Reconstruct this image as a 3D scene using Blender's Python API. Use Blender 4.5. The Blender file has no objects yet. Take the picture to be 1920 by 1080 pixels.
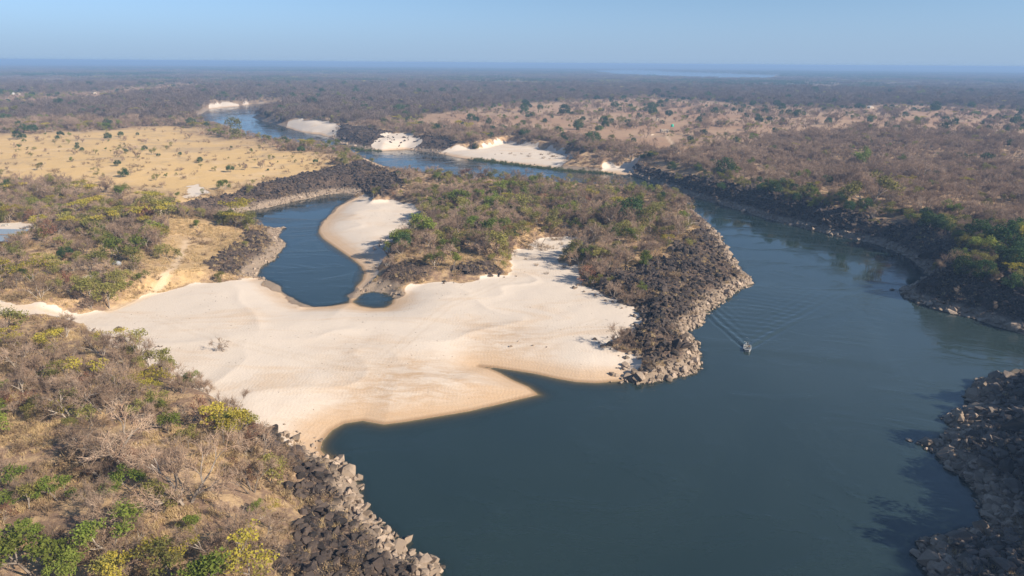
import bpy, bmesh, math, random
import numpy as np
from mathutils import Vector, Matrix

random.seed(7)
RNG = np.random.default_rng(11)
scene = bpy.context.scene
COL = scene.collection
R = math.radians

# ------------------------------------------------------------------ camera
CAM_H, F_PX, PITCH, ROLL = 80.0, 1297.0, R(18.02), R(0.42)
fwd = np.array([0, math.cos(PITCH), -math.sin(PITCH)])
up0 = np.array([0, math.sin(PITCH), math.cos(PITCH)])
rt0 = np.array([1.0, 0, 0])
cam_right = math.cos(ROLL) * rt0 + math.sin(ROLL) * up0
cam_up = -math.sin(ROLL) * rt0 + math.cos(ROLL) * up0
cd = bpy.data.cameras.new('camera')
cd.sensor_width = 36.0
cd.lens = F_PX / 1920 * 36.0
cd.clip_start, cd.clip_end = 1.0, 300000.0
cam = bpy.data.objects.new('camera', cd)
M = Matrix.Identity(4)
for i in range(3):
    M[i][0], M[i][1], M[i][2] = cam_right[i], cam_up[i], -fwd[i]
M[2][3] = CAM_H
cam.matrix_world = M
COL.objects.link(cam)
scene.camera = cam

# ------------------------------------------------------------------ sky, sun, exposure
SUN_AZ, SUN_EL = R(118), R(31)        # azimuth clockwise from +Y (the viewing direction)
world = bpy.data.worlds.new('World')
scene.world = world
world.use_nodes = True
wn = world.node_tree
bg = wn.nodes['Background']
sky = wn.nodes.new('ShaderNodeTexSky')
sky.sky_type = 'NISHITA'
sky.sun_disc = False
sky.sun_elevation, sky.sun_rotation = SUN_EL, SUN_AZ
sky.altitude = 1000.0
sky.air_density, sky.dust_density, sky.ozone_density = 1.0, 0.6, 3.0
tint = wn.nodes.new('ShaderNodeMix')
tint.data_type = 'RGBA'
tint.blend_type = 'MULTIPLY'
tint.inputs['Factor'].default_value = 1.0
tint.inputs['B'].default_value = (0.72, 0.72, 0.69, 1)
# the dry dust hides the sky's yellowish lowest degrees: look it up a little higher, then lay an even dust veil along the horizon
tcn = wn.nodes.new('ShaderNodeTexCoord')
va = wn.nodes.new('ShaderNodeVectorMath')
va.operation = 'ADD'
va.inputs[1].default_value = (0, 0, 0.10)
vn = wn.nodes.new('ShaderNodeVectorMath')
vn.operation = 'NORMALIZE'
wn.links.new(tcn.outputs['Generated'], va.inputs[0])
wn.links.new(va.outputs[0], vn.inputs[0])
wn.links.new(vn.outputs[0], sky.inputs['Vector'])
wn.links.new(sky.outputs['Color'], tint.inputs['A'])
sxyz = wn.nodes.new('ShaderNodeSeparateXYZ')
wn.links.new(tcn.outputs['Generated'], sxyz.inputs[0])
veil = wn.nodes.new('ShaderNodeMapRange')
veil.interpolation_type = 'SMOOTHERSTEP'
veil.inputs['From Min'].default_value, veil.inputs['From Max'].default_value = -0.02, 0.11
veil.inputs['To Min'].default_value, veil.inputs['To Max'].default_value = 0.95, 0.0
wn.links.new(sxyz.outputs[2], veil.inputs['Value'])
dust = wn.nodes.new('ShaderNodeMix')
dust.data_type = 'RGBA'
wn.links.new(veil.outputs[0], dust.inputs['Factor'])
wn.links.new(tint.outputs['Result'], dust.inputs['A'])
dust.inputs['B'].default_value = (1.62, 2.23, 3.10, 1)
wn.links.new(dust.outputs['Result'], bg.inputs['Color'])
bg.inputs['Strength'].default_value = 0.10
sd = bpy.data.lights.new('sun', 'SUN')
sd.energy, sd.angle, sd.color = 4.2, R(0.6), (1.0, 0.88, 0.72)
sun = bpy.data.objects.new('sun', sd)
sdir = Vector((math.sin(SUN_AZ) * math.cos(SUN_EL), math.cos(SUN_AZ) * math.cos(SUN_EL), math.sin(SUN_EL)))
sun.rotation_euler = sdir.to_track_quat('Z', 'Y').to_euler()
sun.location = sdir * 300
COL.objects.link(sun)
vs = scene.view_settings
vs.view_transform, vs.look, vs.gamma, vs.exposure = 'Standard', 'None', 1.0, 1.08
vs.use_curve_mapping = False
cy = scene.cycles
cy.use_denoising = True
cy.max_bounces, cy.diffuse_bounces, cy.glossy_bounces = 5, 2, 2
cy.transmission_bounces, cy.transparent_max_bounces, cy.volume_bounces = 2, 6, 0
cy.caustics_reflective = cy.caustics_refractive = False
HAZE_DENSITY, HAZE_COLOR = 0.00023, (0.33, 0.525, 0.84)

# ------------------------------------------------------------------ small numeric helpers
def unproject(x, y, z=0.0):
    d = fwd + cam_right * ((x - 960) / F_PX) + cam_up * ((540 - y) / F_PX)
    t = (z - CAM_H) / d[2]
    return np.array([d[0] * t, d[1] * t])

def project(p):
    q = np.asarray(p, float) - np.array([0, 0, CAM_H])
    dz = np.maximum(q @ fwd, 1e-3)
    return 960 + F_PX * (q @ cam_right) / dz, 540 - F_PX * (q @ cam_up) / dz, q @ fwd

def poly(pts, z=0.0):
    return np.array([unproject(p[0], p[1], p[2] if len(p) > 2 else z) for p in pts])

def sdf(x, y, pl, far=60.0, closed=True):
    """signed distance to a polygon, positive inside; clipped to +-far"""
    out = np.full(x.shape, -far)
    lo, hi = pl.min(0) - far, pl.max(0) + far
    m = (x > lo[0]) & (x < hi[0]) & (y > lo[1]) & (y < hi[1])
    if not m.any():
        return out
    px, py = x[m], y[m]
    d2 = np.full(px.shape, far * far)
    ins = np.zeros(px.shape, bool)
    n = len(pl)
    for i in range(n if closed else n - 1):
        a, b = pl[i], pl[(i + 1) % n]
        ex, ey = b - a
        L = ex * ex + ey * ey + 1e-9
        wx, wy = px - a[0], py - a[1]
        t = np.clip((wx * ex + wy * ey) / L, 0, 1)
        d2 = np.minimum(d2, (wx - ex * t) ** 2 + (wy - ey * t) ** 2)
        if closed and ey != 0:
            c = ((a[1] > py) != (b[1] > py)) & (px < ex * (py - a[1]) / ey + a[0])
            ins ^= c
    d = np.sqrt(d2)
    out[m] = np.where(ins, d, -d)
    return out

def _hash(ix, iy, s):
    h = (ix.astype(np.int64) * 374761393 + iy.astype(np.int64) * 668265263 + s * 974634541) & 0x7fffffff
    h = ((h ^ (h >> 13)) * 1274126177) & 0x7fffffff
    return ((h ^ (h >> 16)) & 0xffff) / 65535.0

def vnoise(x, y, s=0):
    ix, iy = np.floor(x), np.floor(y)
    fx, fy = x - ix, y - iy
    fx, fy = fx * fx * (3 - 2 * fx), fy * fy * (3 - 2 * fy)
    a, b = _hash(ix, iy, s), _hash(ix + 1, iy, s)
    c, d = _hash(ix, iy + 1, s), _hash(ix + 1, iy + 1, s)
    return (a * (1 - fx) + b * fx) * (1 - fy) + (c * (1 - fx) + d * fx) * fy

def fbm(x, y, sc, s=0, oct=4):
    v, a, t = 0.0, 0.5, 0.0
    for o in range(oct):
        v = v + a * vnoise(x / sc + 17.3 * o, y / sc - 9.1 * o, s + o)
        t += a
        a *= 0.5
        sc *= 0.5
    return v / t

def sstep(a, b, v):
    t = np.clip((v - a) / (b - a), 0, 1)
    return t * t * (3 - 2 * t)

def smin(a, b, k):
    h = np.clip(0.5 + 0.5 * (b - a) / k, 0, 1)
    return b * (1 - h) + a * h - k * h * (1 - h)

# ------------------------------------------------------------------ the lie of the land (shorelines and zones)
RIVER = poly([(1000, 1300), (880, 1150), (830, 1085), (836, 1058), (800, 1050), (768, 1042), (745, 1015), (722, 990), (700, 975),
    (684, 955), (668, 930), (672, 905), (655, 893), (650, 878), (632, 866), (612, 855), (600, 843), (604, 828), (622, 807), (645, 794),
    (680, 789), (720, 796), (765, 790), (820, 781), (880, 771), (940, 757), (985, 746), (1010, 740), (990, 725), (960, 712), (935, 698),
    (918, 691), (900, 687), (925, 689), (960, 694), (1000, 700), (1045, 710), (1080, 716), (1120, 718), (1172, 714), (1190, 722), (1225, 718),
    (1250, 713), (1295, 703), (1312, 692), (1312, 670), (1308, 650), (1298, 636), (1294, 622), (1312, 606), (1325, 592), (1345, 575),
    (1362, 562), (1385, 545), (1410, 532), (1398, 516), (1385, 505), (1375, 488), (1358, 465), (1350, 447), (1335, 430), (1310, 405),
    (1288, 388), (1240, 372), (1180, 362), (1100, 354), (1000, 350), (900, 347), (830, 340), (790, 333), (772, 328), (745, 320), (715, 310),
    (690, 299), (672, 293), (650, 289), (620, 283), (560, 280), (520, 271), (480, 264), (440, 251), (415, 244), (385, 240), (370, 232),
    (366, 222), (380, 212), (395, 204), (430, 201), (470, 196), (500, 193), (532, 193), (530, 200), (505, 212), (472, 220), (490, 226),
    (530, 236), (560, 247), (605, 252), (625, 263), (640, 272), (680, 280), (715, 283), (760, 280), (795, 284), (820, 287), (855, 295),
    (900, 301), (940, 305), (1000, 312), (1050, 318), (1120, 323), (1190, 330), (1240, 347), (1285, 365), (1340, 380), (1400, 397),
    (1440, 411), (1500, 426), (1570, 443), (1640, 457), (1695, 478), (1735, 505), (1742, 522), (1705, 542), (1690, 550), (1720, 568),
    (1760, 582), (1810, 592), (1860, 607), (1925, 628), (2050, 660), (2200, 700), (2050, 706), (1925, 705), (1865, 708), (1840, 716),
    (1812, 745), (1822, 762), (1790, 775), (1770, 786), (1795, 802), (1765, 828), (1735, 832), (1770, 868), (1800, 888), (1838, 928),
    (1848, 962), (1856, 985), (1800, 1000), (1722, 1020), (1718, 1048), (1740, 1080), (1760, 1150), (1800, 1300)])
LAGOON = poly([(395, 421), (410, 408), (440, 400), (480, 393), (520, 385), (560, 376), (600, 367), (640, 362), (668, 364), (655, 374),
    (635, 385), (620, 400), (600, 420), (597, 435), (605, 447), (635, 468), (660, 485), (678, 500), (683, 512), (680, 525), (668, 538),
    (655, 552), (655, 568), (620, 574), (585, 575), (555, 565), (535, 550), (515, 530), (495, 522), (480, 518), (490, 500), (510, 488),
    (528, 472), (535, 462), (528, 452), (518, 445), (528, 432), (532, 426), (515, 430), (500, 432), (470, 432), (440, 428), (415, 424)])
POOL = poly([(660, 566), (680, 551), (700, 545), (725, 550), (738, 558), (735, 570), (722, 577), (700, 578), (675, 574)])
WATERS = [RIVER, LAGOON, POOL]

SAND = {
 'main': poly([(118, 592), (205, 579), (260, 556), (345, 533), (420, 522), (480, 515), (560, 570), (665, 545), (690, 543), (740, 548), (765, 535),
    (800, 525), (860, 525), (945, 515), (955, 495), (940, 480), (985, 456), (1030, 442), (1075, 446), (1112, 446), (1105, 462), (1080, 475),
    (1060, 490), (1100, 505), (1110, 530), (1160, 560), (1205, 575), (1210, 600), (1195, 628), (1165, 645), (1180, 655), (1205, 665), (1185, 690),
    (1172, 722), (1008, 748), (600, 850), (578, 838), (520, 815), (470, 802), (430, 778), (390, 766), (350, 738), (310, 717), (270, 702),
    (255, 682), (210, 662), (180, 652), (150, 622)], 2.5),
 'dune': poly([(590, 432), (620, 395), (650, 374), (680, 366), (700, 372), (695, 382), (730, 380), (770, 385), (795, 400), (800, 425), (780, 440),
    (750, 470), (720, 485), (700, 520), (676, 545), (660, 520), (665, 490), (640, 475), (605, 455)], 2.0),
 'north': poly([(820, 288, 0), (860, 285, 1), (900, 280, 3), (950, 262, 7), (985, 272, 5), (1030, 280, 4), (1090, 292, 4), (1085, 306, 2),
    (1040, 316, 0), (950, 308, 0), (880, 302, 0)]),
 'cove': poly([(705, 284, 0), (700, 275, 2), (730, 255, 6), (775, 255, 7), (785, 272, 4), (770, 283, 0)]),
 'spit': poly([(678, 296, 0), (668, 300, 3), (720, 330, 2), (775, 337, 1), (780, 328, 0), (715, 309, 0)]),
 'upstream': poly([(388, 206, 0), (396, 200, 1), (440, 196, 2), (476, 194, 1), (430, 204, 0)]),
 'slip': poly([(530, 238, 0), (540, 228, 4), (590, 226, 7), (640, 238, 7), (630, 260, 0), (600, 254, 0), (560, 249, 0)]),
 'nook': poly([(1120, 324, 0), (1140, 314, 2), (1190, 312, 3), (1187, 331, 0)]),
 'patch': poly([(348, 370), (355, 345), (375, 340), (390, 358), (370, 366)], 9),
 'clearing': poly([(145, 537), (155, 522), (185, 515), (180, 530)], 8),
 'track': poly([(-80, 604, 4), (-80, 575, 5), (60, 582, 4), (150, 588, 3), (205, 578, 3), (150, 607, 3), (60, 602, 4)]),
 'yard': poly([(-60, 440), (-60, 412), (42, 418), (44, 432), (30, 470), (-60, 500)], 9),
}
ROCK = {
 'near': poly([(470, 795, 5), (520, 826, 7), (548, 870, 8), (572, 930, 9), (545, 965, 11), (515, 1010, 12), (490, 1080, 12), (470, 1300, 12),
    (1000, 1300, 0), (836, 1060, 0), (700, 960, 0), (680, 900, 0), (605, 840, 0), (560, 836, 2), (510, 812, 2)]),
 'lagoon': poly([(308, 402, 8), (330, 378, 9), (420, 362, 9), (480, 345, 9), (560, 325, 9), (640, 312, 8), (690, 308, 5), (735, 332, 4), (760, 352, 5),
    (720, 376, 3), (690, 368, 1), (640, 360, 0), (560, 377, 0), (480, 395, 0), (400, 424, 0), (350, 420, 3)]),
 'spur': poly([(470, 444, 3), (530, 423, 0), (545, 462, 0), (480, 525, 0), (400, 522, 2), (395, 503, 3), (420, 480, 4), (450, 460, 4)]),
 'island': poly([(1100, 535, 3), (1140, 518, 4), (1190, 510, 5), (1250, 480, 6), (1300, 425, 6), (1284, 385, 0), (1360, 440, 0), (1418, 532, 0),
    (1300, 625, 0), (1320, 700, 0), (1175, 726, 0), (1180, 690, 2), (1212, 662, 3), (1150, 647, 3), (1135, 640, 3), (1195, 628, 3), (1212, 590, 3),
    (1160, 560, 3)]),
 'shoulder': poly([(692, 542, 1), (720, 515, 3), (760, 490, 5), (830, 500, 5), (920, 495, 4), (947, 514, 3), (860, 526, 2), (800, 527, 2), (740, 545, 1)]),
 'right': poly([(1186, 330, 0), (1195, 305, 8), (1290, 325, 10), (1400, 348, 11), (1500, 372, 11), (1640, 402, 11), (1750, 424, 11), (1830, 450, 11),
    (1920, 482, 11), (2150, 540, 11), (2150, 720, 0), (1860, 610, 0), (1680, 553, 0), (1742, 522, 0), (1640, 460, 0), (1400, 400, 0), (1285, 369, 0)]),
 'corner': poly([(1925, 702, 0), (2250, 690, 7), (2200, 1300, 9), (1690, 1300, 0), (1690, 702, 0)]),
 'far': poly([(622, 262, 0), (640, 235, 8), (690, 245, 8), (735, 255, 6), (800, 262, 6), (860, 272, 6), (825, 289, 0), (760, 284, 0), (690, 284, 0)]),
}
OCHRE = poly([(-200, 262), (60, 250), (160, 250), (300, 240), (420, 262), (540, 285), (600, 300), (560, 322), (430, 345), (330, 360), (230, 345),
    (100, 345), (-200, 342)], 10)
GRASSY = poly([(320, 420), (400, 428), (470, 440), (500, 450), (470, 470), (420, 500), (370, 520), (300, 540), (230, 562), (280, 520), (310, 470)], 5)
SCRUB = [poly([(760, 228), (830, 208), (1000, 192), (1200, 180), (1400, 195), (1560, 202), (1700, 197), (2100, 215), (2100, 262), (1760, 255), (1550, 250),
    (1400, 265), (1280, 285), (1150, 270), (1000, 250), (880, 245)], 12),
         poly([(-100, 168), (100, 180), (230, 165), (380, 150), (440, 155), (330, 170), (200, 190), (-100, 205)], 13)]
PATHS = [poly([(205, 582, 3), (250, 560, 4), (300, 531, 5), (325, 505, 6), (340, 480, 6), (350, 455, 6)]),
         poly([(1250, 252, 12), (1262, 268, 12), (1275, 285, 12)]),
         poly([(-80, 590, 4), (100, 592, 4)])]
TRACKS = [poly([(150, 600), (300, 600), (420, 640), (560, 670), (700, 690), (860, 660), (1000, 640), (1120, 600)], 2.5),
          poly([(560, 670), (640, 700), (760, 740), (900, 745)], 2.0), poly([(700, 690), (760, 640), (840, 570), (960, 520)], 2.8)]
STAIN = [poly([(540, 806), (600, 740), (700, 690), (800, 672), (880, 684), (950, 712), (1012, 740), (880, 775), (760, 793), (640, 800), (600, 846)], 1.0),
         poly([(860, 668), (890, 610), (1000, 606), (1030, 650), (960, 684), (900, 690)], 2.0), poly([(590, 650), (700, 630), (740, 665), (640, 700)], 2.5)]
PLATEAU = [(200, 1000, 13), (200, 800, 12), (60, 700, 9), (100, 620, 5), (100, 500, 9), (250, 420, 10), (200, 300, 11), (450, 290, 9),
    (550, 335, 8), (430, 470, 5), (850, 430, 7), (1000, 370, 6), (1200, 385, 6), (1150, 540, 6), (820, 490, 5), (1500, 360, 13), (1800, 420, 14),
    (1300, 300, 12), (1000, 240, 11), (700, 230, 10), (300, 180, 13), (1000, 150, 13), (1700, 250, 14), (1950, 1000, 8), (2100, 900, 10), (1900, 800, 6),
    (-300, 700, 12)]
PLW = np.array([[*unproject(a, b, c), c] for a, b, c in PLATEAU])
LAKE_Z = 12.3
LAKE = poly([(1120, 133), (1180, 131), (1235, 132.5), (1240, 134), (1330, 136.5), (1400, 139), (1450, 140), (1440, 146), (1380, 146.5), (1300, 145),
    (1230, 142.5), (1180, 139.5), (1140, 136.5)], LAKE_Z)

def land(x, y):
    """height and zone weights of the ground at arrays of points"""
    r = np.hypot(x, y)
    near = r < 2600
    d = np.full(x.shape, 60.0)
    w = np.full(x.shape, -60.0)
    xs, ys = x[near], y[near]
    wn_ = np.full(xs.shape, -60.0)
    for pl in WATERS:
        wn_ = np.maximum(wn_, sdf(xs, ys, pl))
    jag = (fbm(xs, ys, 5.0, 31, 3) - 0.5)
    d[near] = -wn_
    def zone(pl, feather, jit, back=0.0):
        o = np.zeros(x.shape)
        s = sdf(xs, ys, pl) + jit * (fbm(xs, ys, 9.0, 77, 4) - 0.5) - back * sstep(6, 16, d[near])
        o[near] = sstep(-feather, feather, s)
        return o
    sand_id = np.full(x.shape, -1)
    sand = np.zeros(x.shape)
    for k, (nm, pl) in enumerate(SAND.items()):
        z = zone(pl, 2.2, {'main': 8.0, 'dune': 5.0, 'patch': 7.0}.get(nm, 16.0), {'main': 2.4}.get(nm, 0.0))
        sand_id = np.where(z > np.maximum(sand, 0.4), k, sand_id)
        sand = np.maximum(sand, z)
    rock_id = np.full(x.shape, -1)
    rock = np.zeros(x.shape)
    for k, (nm, pl) in enumerate(ROCK.items()):
        z = zone(pl, 3.0, 12.0)
        if nm == 'shoulder':
            z = z * 0.75
        rock_id = np.where(z > np.maximum(rock, 0.4), k, rock_id)
        rock = np.maximum(rock, z)
    shore = sstep(9, 3, np.abs(d)) * (1 - sand)          # every bare bank is stony at the waterline
    rock = np.maximum(rock * (1 - 0.9 * sand), shore * 0.85)
    dd = d.copy()
    dd[near] += 3.6 * jag * rock[near]
    # plateau heights
    num = np.zeros(x.shape)
    den = np.zeros(x.shape)
    for px_, py_, pz in PLW:
        w_ = 1.0 / (((x - px_) ** 2 + (y - py_) ** 2) + 400.0) ** 1.5
        num += w_ * pz
        den += w_
    P = num / den
    P = P + 2.0 * (fbm(x, y, 60, 3, 3) - 0.5) * sstep(4000, 1500, r)
    far = sstep(900, 2500, r)
    P = P * (1 - far) + 13.0 * far
    rise = np.full(x.shape, 0.47)
    rise[near] += 0.38 * sstep(-8, 8, sdf(xs, ys, ROCK['right']))
    hl = smin(rise * dd, P, 2.5)
    sd_ = fbm(x, y, 45, 5, 4)
    hs = smin(0.16 * d, 2.2 + 1.7 * (sd_ - 0.35), 1.2)
    duneR = 1 - np.abs(2 * fbm(x + 0.5 * y, y * 1.3, 38, 21, 2) - 1)
    hs = hs + 0.28 * np.clip((duneR - 0.78) / 0.22, 0, 1) ** 2 * sstep(4, 18, d)
    sm = np.zeros(x.shape)
    for nm, pl in SAND.items():
        f = 7.0 if nm in ('main', 'dune') else 5.0
        if nm in ('patch', 'clearing', 'track', 'yard'):
            continue
        s = np.zeros(x.shape)
        s[near] = sstep(-f, 3.0, sdf(xs, ys, pl))
        sm = np.maximum(sm, s * {'cove': 0.25, 'slip': 0.25, 'north': 0.85}.get(nm, 1.0))
    h = hl * (1 - sm) + hs * sm
    wet = np.where(sand > 0.5, 0.16, 0.42)
    h = np.where(dd < 0, np.maximum(wet * dd, -3.0), np.maximum(h, 0.015))
    # relief
    rg = 1 - np.abs(2 * fbm(x, y, 4.5, 51, 3) - 1)
    fade = sstep(1500, 300, r)
    amp = rock * ((1.2 + 2.6 * (rise - 0.47)) * (rg - 0.55)) * sstep(0.5, 5, d) + (1 - rock) * (1 - sand) * 0.5 * (fbm(x, y, 6, 61, 3) - 0.5) * sstep(2, 8, d)
    amp += sand * 0.10 * (fbm(x, y, 3.0, 71, 3) - 0.5) * sstep(1, 5, d)
    h = h + amp * fade
    lk = np.zeros(x.shape)
    fm = r > 2600
    if fm.any():
        s = sdf(x[fm], y[fm], LAKE, 400)
        lk[fm] = sstep(-60, 30, s)
    h = h * (1 - lk) + 11.0 * lk
    ochre = np.zeros(x.shape)
    ochre[near] = sstep(-38, 20, sdf(xs, ys, OCHRE) + 75 * (fbm(xs, ys, 60, 41, 5) - 0.5))
    grassy = np.zeros(x.shape)
    grassy[near] = sstep(-5, 5, sdf(xs, ys, GRASSY) + 8 * (fbm(xs, ys, 10, 43, 3) - 0.5))
    scrub = np.zeros(x.shape)
    for pl in SCRUB:
        scrub = np.maximum(scrub, sstep(-60, 60, sdf(x, y, pl, 160) + 110 * (fbm(x, y, 140, 45, 3) - 0.5)))
    stain = np.zeros(x.shape)
    for k_, pl in enumerate(STAIN):
        sv = sstep(-9, 9, sdf(xs, ys, pl) + 14 * (fbm(xs, ys, 12, 83, 5) - 0.5)) * (0.9, 0.75, 0.5)[k_]
        stain[near] = np.maximum(stain[near], sv)
    path = np.zeros(x.shape)
    trk = np.zeros(x.shape)
    for pl in TRACKS:
        pd = np.abs(-sdf(xs, ys, pl, 10, closed=False))
        trk[near] = np.maximum(trk[near], 0.25 * sstep(0.75, 0.3, np.abs(pd - 0.75)))
    for pl in PATHS:
        pd = -sdf(xs, ys, pl, 10, closed=False)
        path[near] = np.maximum(path[near], 0.8 * sstep(1.5, 0.4, np.abs(pd)))
    return dict(h=h, d=d, sand=sand, sand_id=sand_id, rock=rock, rock_id=rock_id, ochre=ochre * (1 - sand), grassy=grassy * (1 - sand),
                scrub=scrub, path=path, track=trk, stain=stain, lake=lk, r=r, shallow=sm)

# ------------------------------------------------------------------ materials
def new_mat(name):
    m = bpy.data.materials.new(name)
    m.use_nodes = True
    return m, m.node_tree.nodes, m.node_tree.links

def mixc(N, L, fac, a, b, blend='MIX'):
    n = N.new('ShaderNodeMix')
    n.data_type = 'RGBA'
    n.blend_type = blend
    for s, v in (('Factor', fac), ('A', a), ('B', b)):
        if hasattr(v, 'links') or hasattr(v, 'is_linked'):
            L.new(v, n.inputs[s])
        elif s == 'Factor':
            n.inputs[s].default_value = v
        else:
            n.inputs[s].default_value = (*v, 1)
    return n.outputs['Result']

def noise(N, L, vec, scale, detail=4, rough=0.6, dist=0.0):
    n = N.new('ShaderNodeTexNoise')
    n.inputs['Scale'].default_value = scale
    n.inputs['Detail'].default_value = detail
    n.inputs['Roughness'].default_value = rough
    n.inputs['Distortion'].default_value = dist
    if vec is not None:
        L.new(vec, n.inputs['Vector'])
    return n.outputs['Fac']

def ramp(N, L, v, a, b, lo=0.0, hi=1.0):
    n = N.new('ShaderNodeMapRange')
    n.interpolation_type = 'SMOOTHSTEP'
    for i, q in enumerate((a, b, lo, hi)):
        n.inputs[i + 1].default_value = q
    L.new(v, n.inputs[0])
    return n.outputs[0]

def mth(N, L, op, a, b=None):
    n = N.new('ShaderNodeMath')
    n.operation = op
    for i, v in enumerate((a, b)):
        if v is None:
            continue
        if hasattr(v, 'is_linked'):
            L.new(v, n.inputs[i])
        else:
            n.inputs[i].default_value = v
    return n.outputs[0]

def attr(N, name):
    n = N.new('ShaderNodeAttribute')
    n.attribute_name = name
    return n

def make_ground_mat():
    m, N, L = new_mat('ground')
    b = N['Principled BSDF']
    b.inputs['Roughness'].default_value = 0.95
    b.inputs['Specular IOR Level'].default_value = 0.1
    pos = N.new('ShaderNodeNewGeometry').outputs['Position']
    z1, z2 = attr(N, 'zone_a'), attr(N, 'zone_b')
    s1, s2 = N.new('ShaderNodeSeparateColor'), N.new('ShaderNodeSeparateColor')
    L.new(z1.outputs['Color'], s1.inputs[0])
    L.new(z2.outputs['Color'], s2.inputs[0])
    sand, rock, ochre = s1.outputs
    scrub, path, farw = s2.outputs
    n_f, n_m, n_l, n_x = (noise(N, L, pos, s, d, r) for s, d, r in ((1.6, 6, 0.7), (0.28, 5, 0.65), (0.05, 4, 0.6), (0.006, 6, 0.6)))
    # dry bush floor: straw, leaf litter, bare soil
    straw = mixc(N, L, n_f, (0.33, 0.215, 0.115), (0.56, 0.405, 0.235))
    litter = mixc(N, L, n_f, (0.13, 0.085, 0.06), (0.30, 0.20, 0.135))
    base = mixc(N, L, ramp(N, L, n_m, 0.40, 0.62), litter, straw)
    base = mixc(N, L, ramp(N, L, n_l, 0.55, 0.75, 0, 0.6), base, (0.33, 0.215, 0.135))
    # yellow grass field
    och = mixc(N, L, n_f, (0.49, 0.32, 0.135), (0.63, 0.445, 0.215))
    och = mixc(N, L, ramp(N, L, n_l, 0.48, 0.75, 0, 0.7), och, (0.60, 0.44, 0.27))
    och = mixc(N, L, ramp(N, L, noise(N, L, pos, 0.022, 6, 0.7, 0.8), 0.50, 0.66, 0, 0.75), och, (0.37, 0.27, 0.165))
    base = mixc(N, L, ochre, base, och)
    # pinkish soil of the far fields
    red = mixc(N, L, ramp(N, L, n_x, 0.35, 0.65), (0.33, 0.20, 0.125), (0.40, 0.275, 0.18))
    base = mixc(N, L, mth(N, L, 'MULTIPLY', scrub, ramp(N, L, n_l, 0.3, 0.6, 0.55, 1.0)), base, red)
    # woodland seen from very far
    wood = mixc(N, L, ramp(N, L, n_x, 0.38, 0.62), (0.030, 0.033, 0.030), (0.085, 0.068, 0.058))
    base = mixc(N, L, farw, base, wood)
    # basalt
    rk = mixc(N, L, ramp(N, L, n_m, 0.35, 0.65), (0.024, 0.020, 0.019), (0.085, 0.060, 0.048))
    rk = mixc(N, L, ramp(N, L, n_f, 0.48, 0.66, 0, 0.85), rk, (0.25, 0.175, 0.115))
    zz = N.new('ShaderNodeSeparateXYZ')
    L.new(pos, zz.inputs[0])
    hz = mth(N, L, 'ADD', zz.outputs[2], mth(N, L, 'MULTIPLY', n_m, 2.0))
    rk = mixc(N, L, ramp(N, L, hz, 2.8, 4.4, 1, 0), rk, mixc(N, L, n_f, (0.17, 0.13, 0.095), (0.34, 0.265, 0.20)))
    base = mixc(N, L, ramp(N, L, rock, 0.3, 0.7), base, rk)
    # sand with rusty stains and damp margins
    mp = N.new('ShaderNodeMapping')
    mp.inputs['Scale'].default_value = (0.35, 1.0, 1.0)
    L.new(pos, mp.inputs[0])
    n_s = noise(N, L, mp.outputs[0], 0.06, 9, 0.72, 0.9)
    sd_ = mixc(N, L, n_f, (0.545, 0.465, 0.385), (0.625, 0.545, 0.46))
    sd_ = mixc(N, L, ramp(N, L, n_s, 0.50, 0.70, 0, 0.6), sd_, (0.52, 0.375, 0.245))
    n_b = noise(N, L, mp.outputs[0], 0.35, 8, 0.75, 0.6)
    sd_ = mixc(N, L, mth(N, L, 'MULTIPLY', attr(N, 'stain').outputs['Fac'], ramp(N, L, n_b, 0.36, 0.66, 0.12, 0.95)), sd_, (0.43, 0.29, 0.175))
    lowz = mth(N, L, 'ADD', zz.outputs[2], mth(N, L, 'MULTIPLY', n_s, -1.4))
    sd_ = mixc(N, L, ramp(N, L, lowz, -0.4, 1.1, 0.8, 0), sd_, (0.49, 0.335, 0.205))
    sd_ = mixc(N, L, ramp(N, L, zz.outputs[2], 0.02, 0.28, 0.8, 0), sd_, (0.26, 0.165, 0.09))
    rip = N.new('ShaderNodeTexWave')
    rip.inputs['Scale'].default_value, rip.inputs['Distortion'].default_value = 0.9, 9.0
    rip.inputs['Detail'].default_value, rip.inputs['Detail Scale'].default_value = 3.0, 0.6
    L.new(mp.outputs[0], rip.inputs[0])
    # old waterlines: thin darker bands at falling levels of the river
    ter = mth(N, L, 'SINE', mth(N, L, 'MULTIPLY', mth(N, L, 'ADD', zz.outputs[2], mth(N, L, 'MULTIPLY', n_m, 0.25)), 16.0))
    sd_ = mixc(N, L, mth(N, L, 'MULTIPLY', ramp(N, L, ter, 0.55, 1.0, 0, 0.4), ramp(N, L, zz.outputs[2], 0.2, 1.7, 1, 0)), sd_, (0.44, 0.32, 0.21))
    spk = noise(N, L, pos, 3.5, 2, 0.5)
    sd_ = mixc(N, L, mth(N, L, 'MULTIPLY', ramp(N, L, spk, 0.70, 0.76, 0, 0.6), ramp(N, L, n_l, 0.5, 0.7)), sd_, (0.12, 0.09, 0.07))
    base = mixc(N, L, ramp(N, L, mth(N, L, 'ADD', sand, mth(N, L, 'MULTIPLY', mth(N, L, 'SUBTRACT', n_m, 0.5), 0.5)), 0.4, 0.6), base, sd_)
    base = mixc(N, L, mth(N, L, 'MULTIPLY', attr(N, 'track').outputs['Fac'], 0.8), base, (0.46, 0.36, 0.26))
    base = mixc(N, L, mth(N, L, 'MULTIPLY', path, 0.85), base, (0.60, 0.46, 0.32))
    L.new(base, b.inputs['Base Color'])
    bp = N.new('ShaderNodeBump')
    bp.inputs['Strength'].default_value = 0.6
    bp.inputs['Distance'].default_value = 0.5
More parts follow.
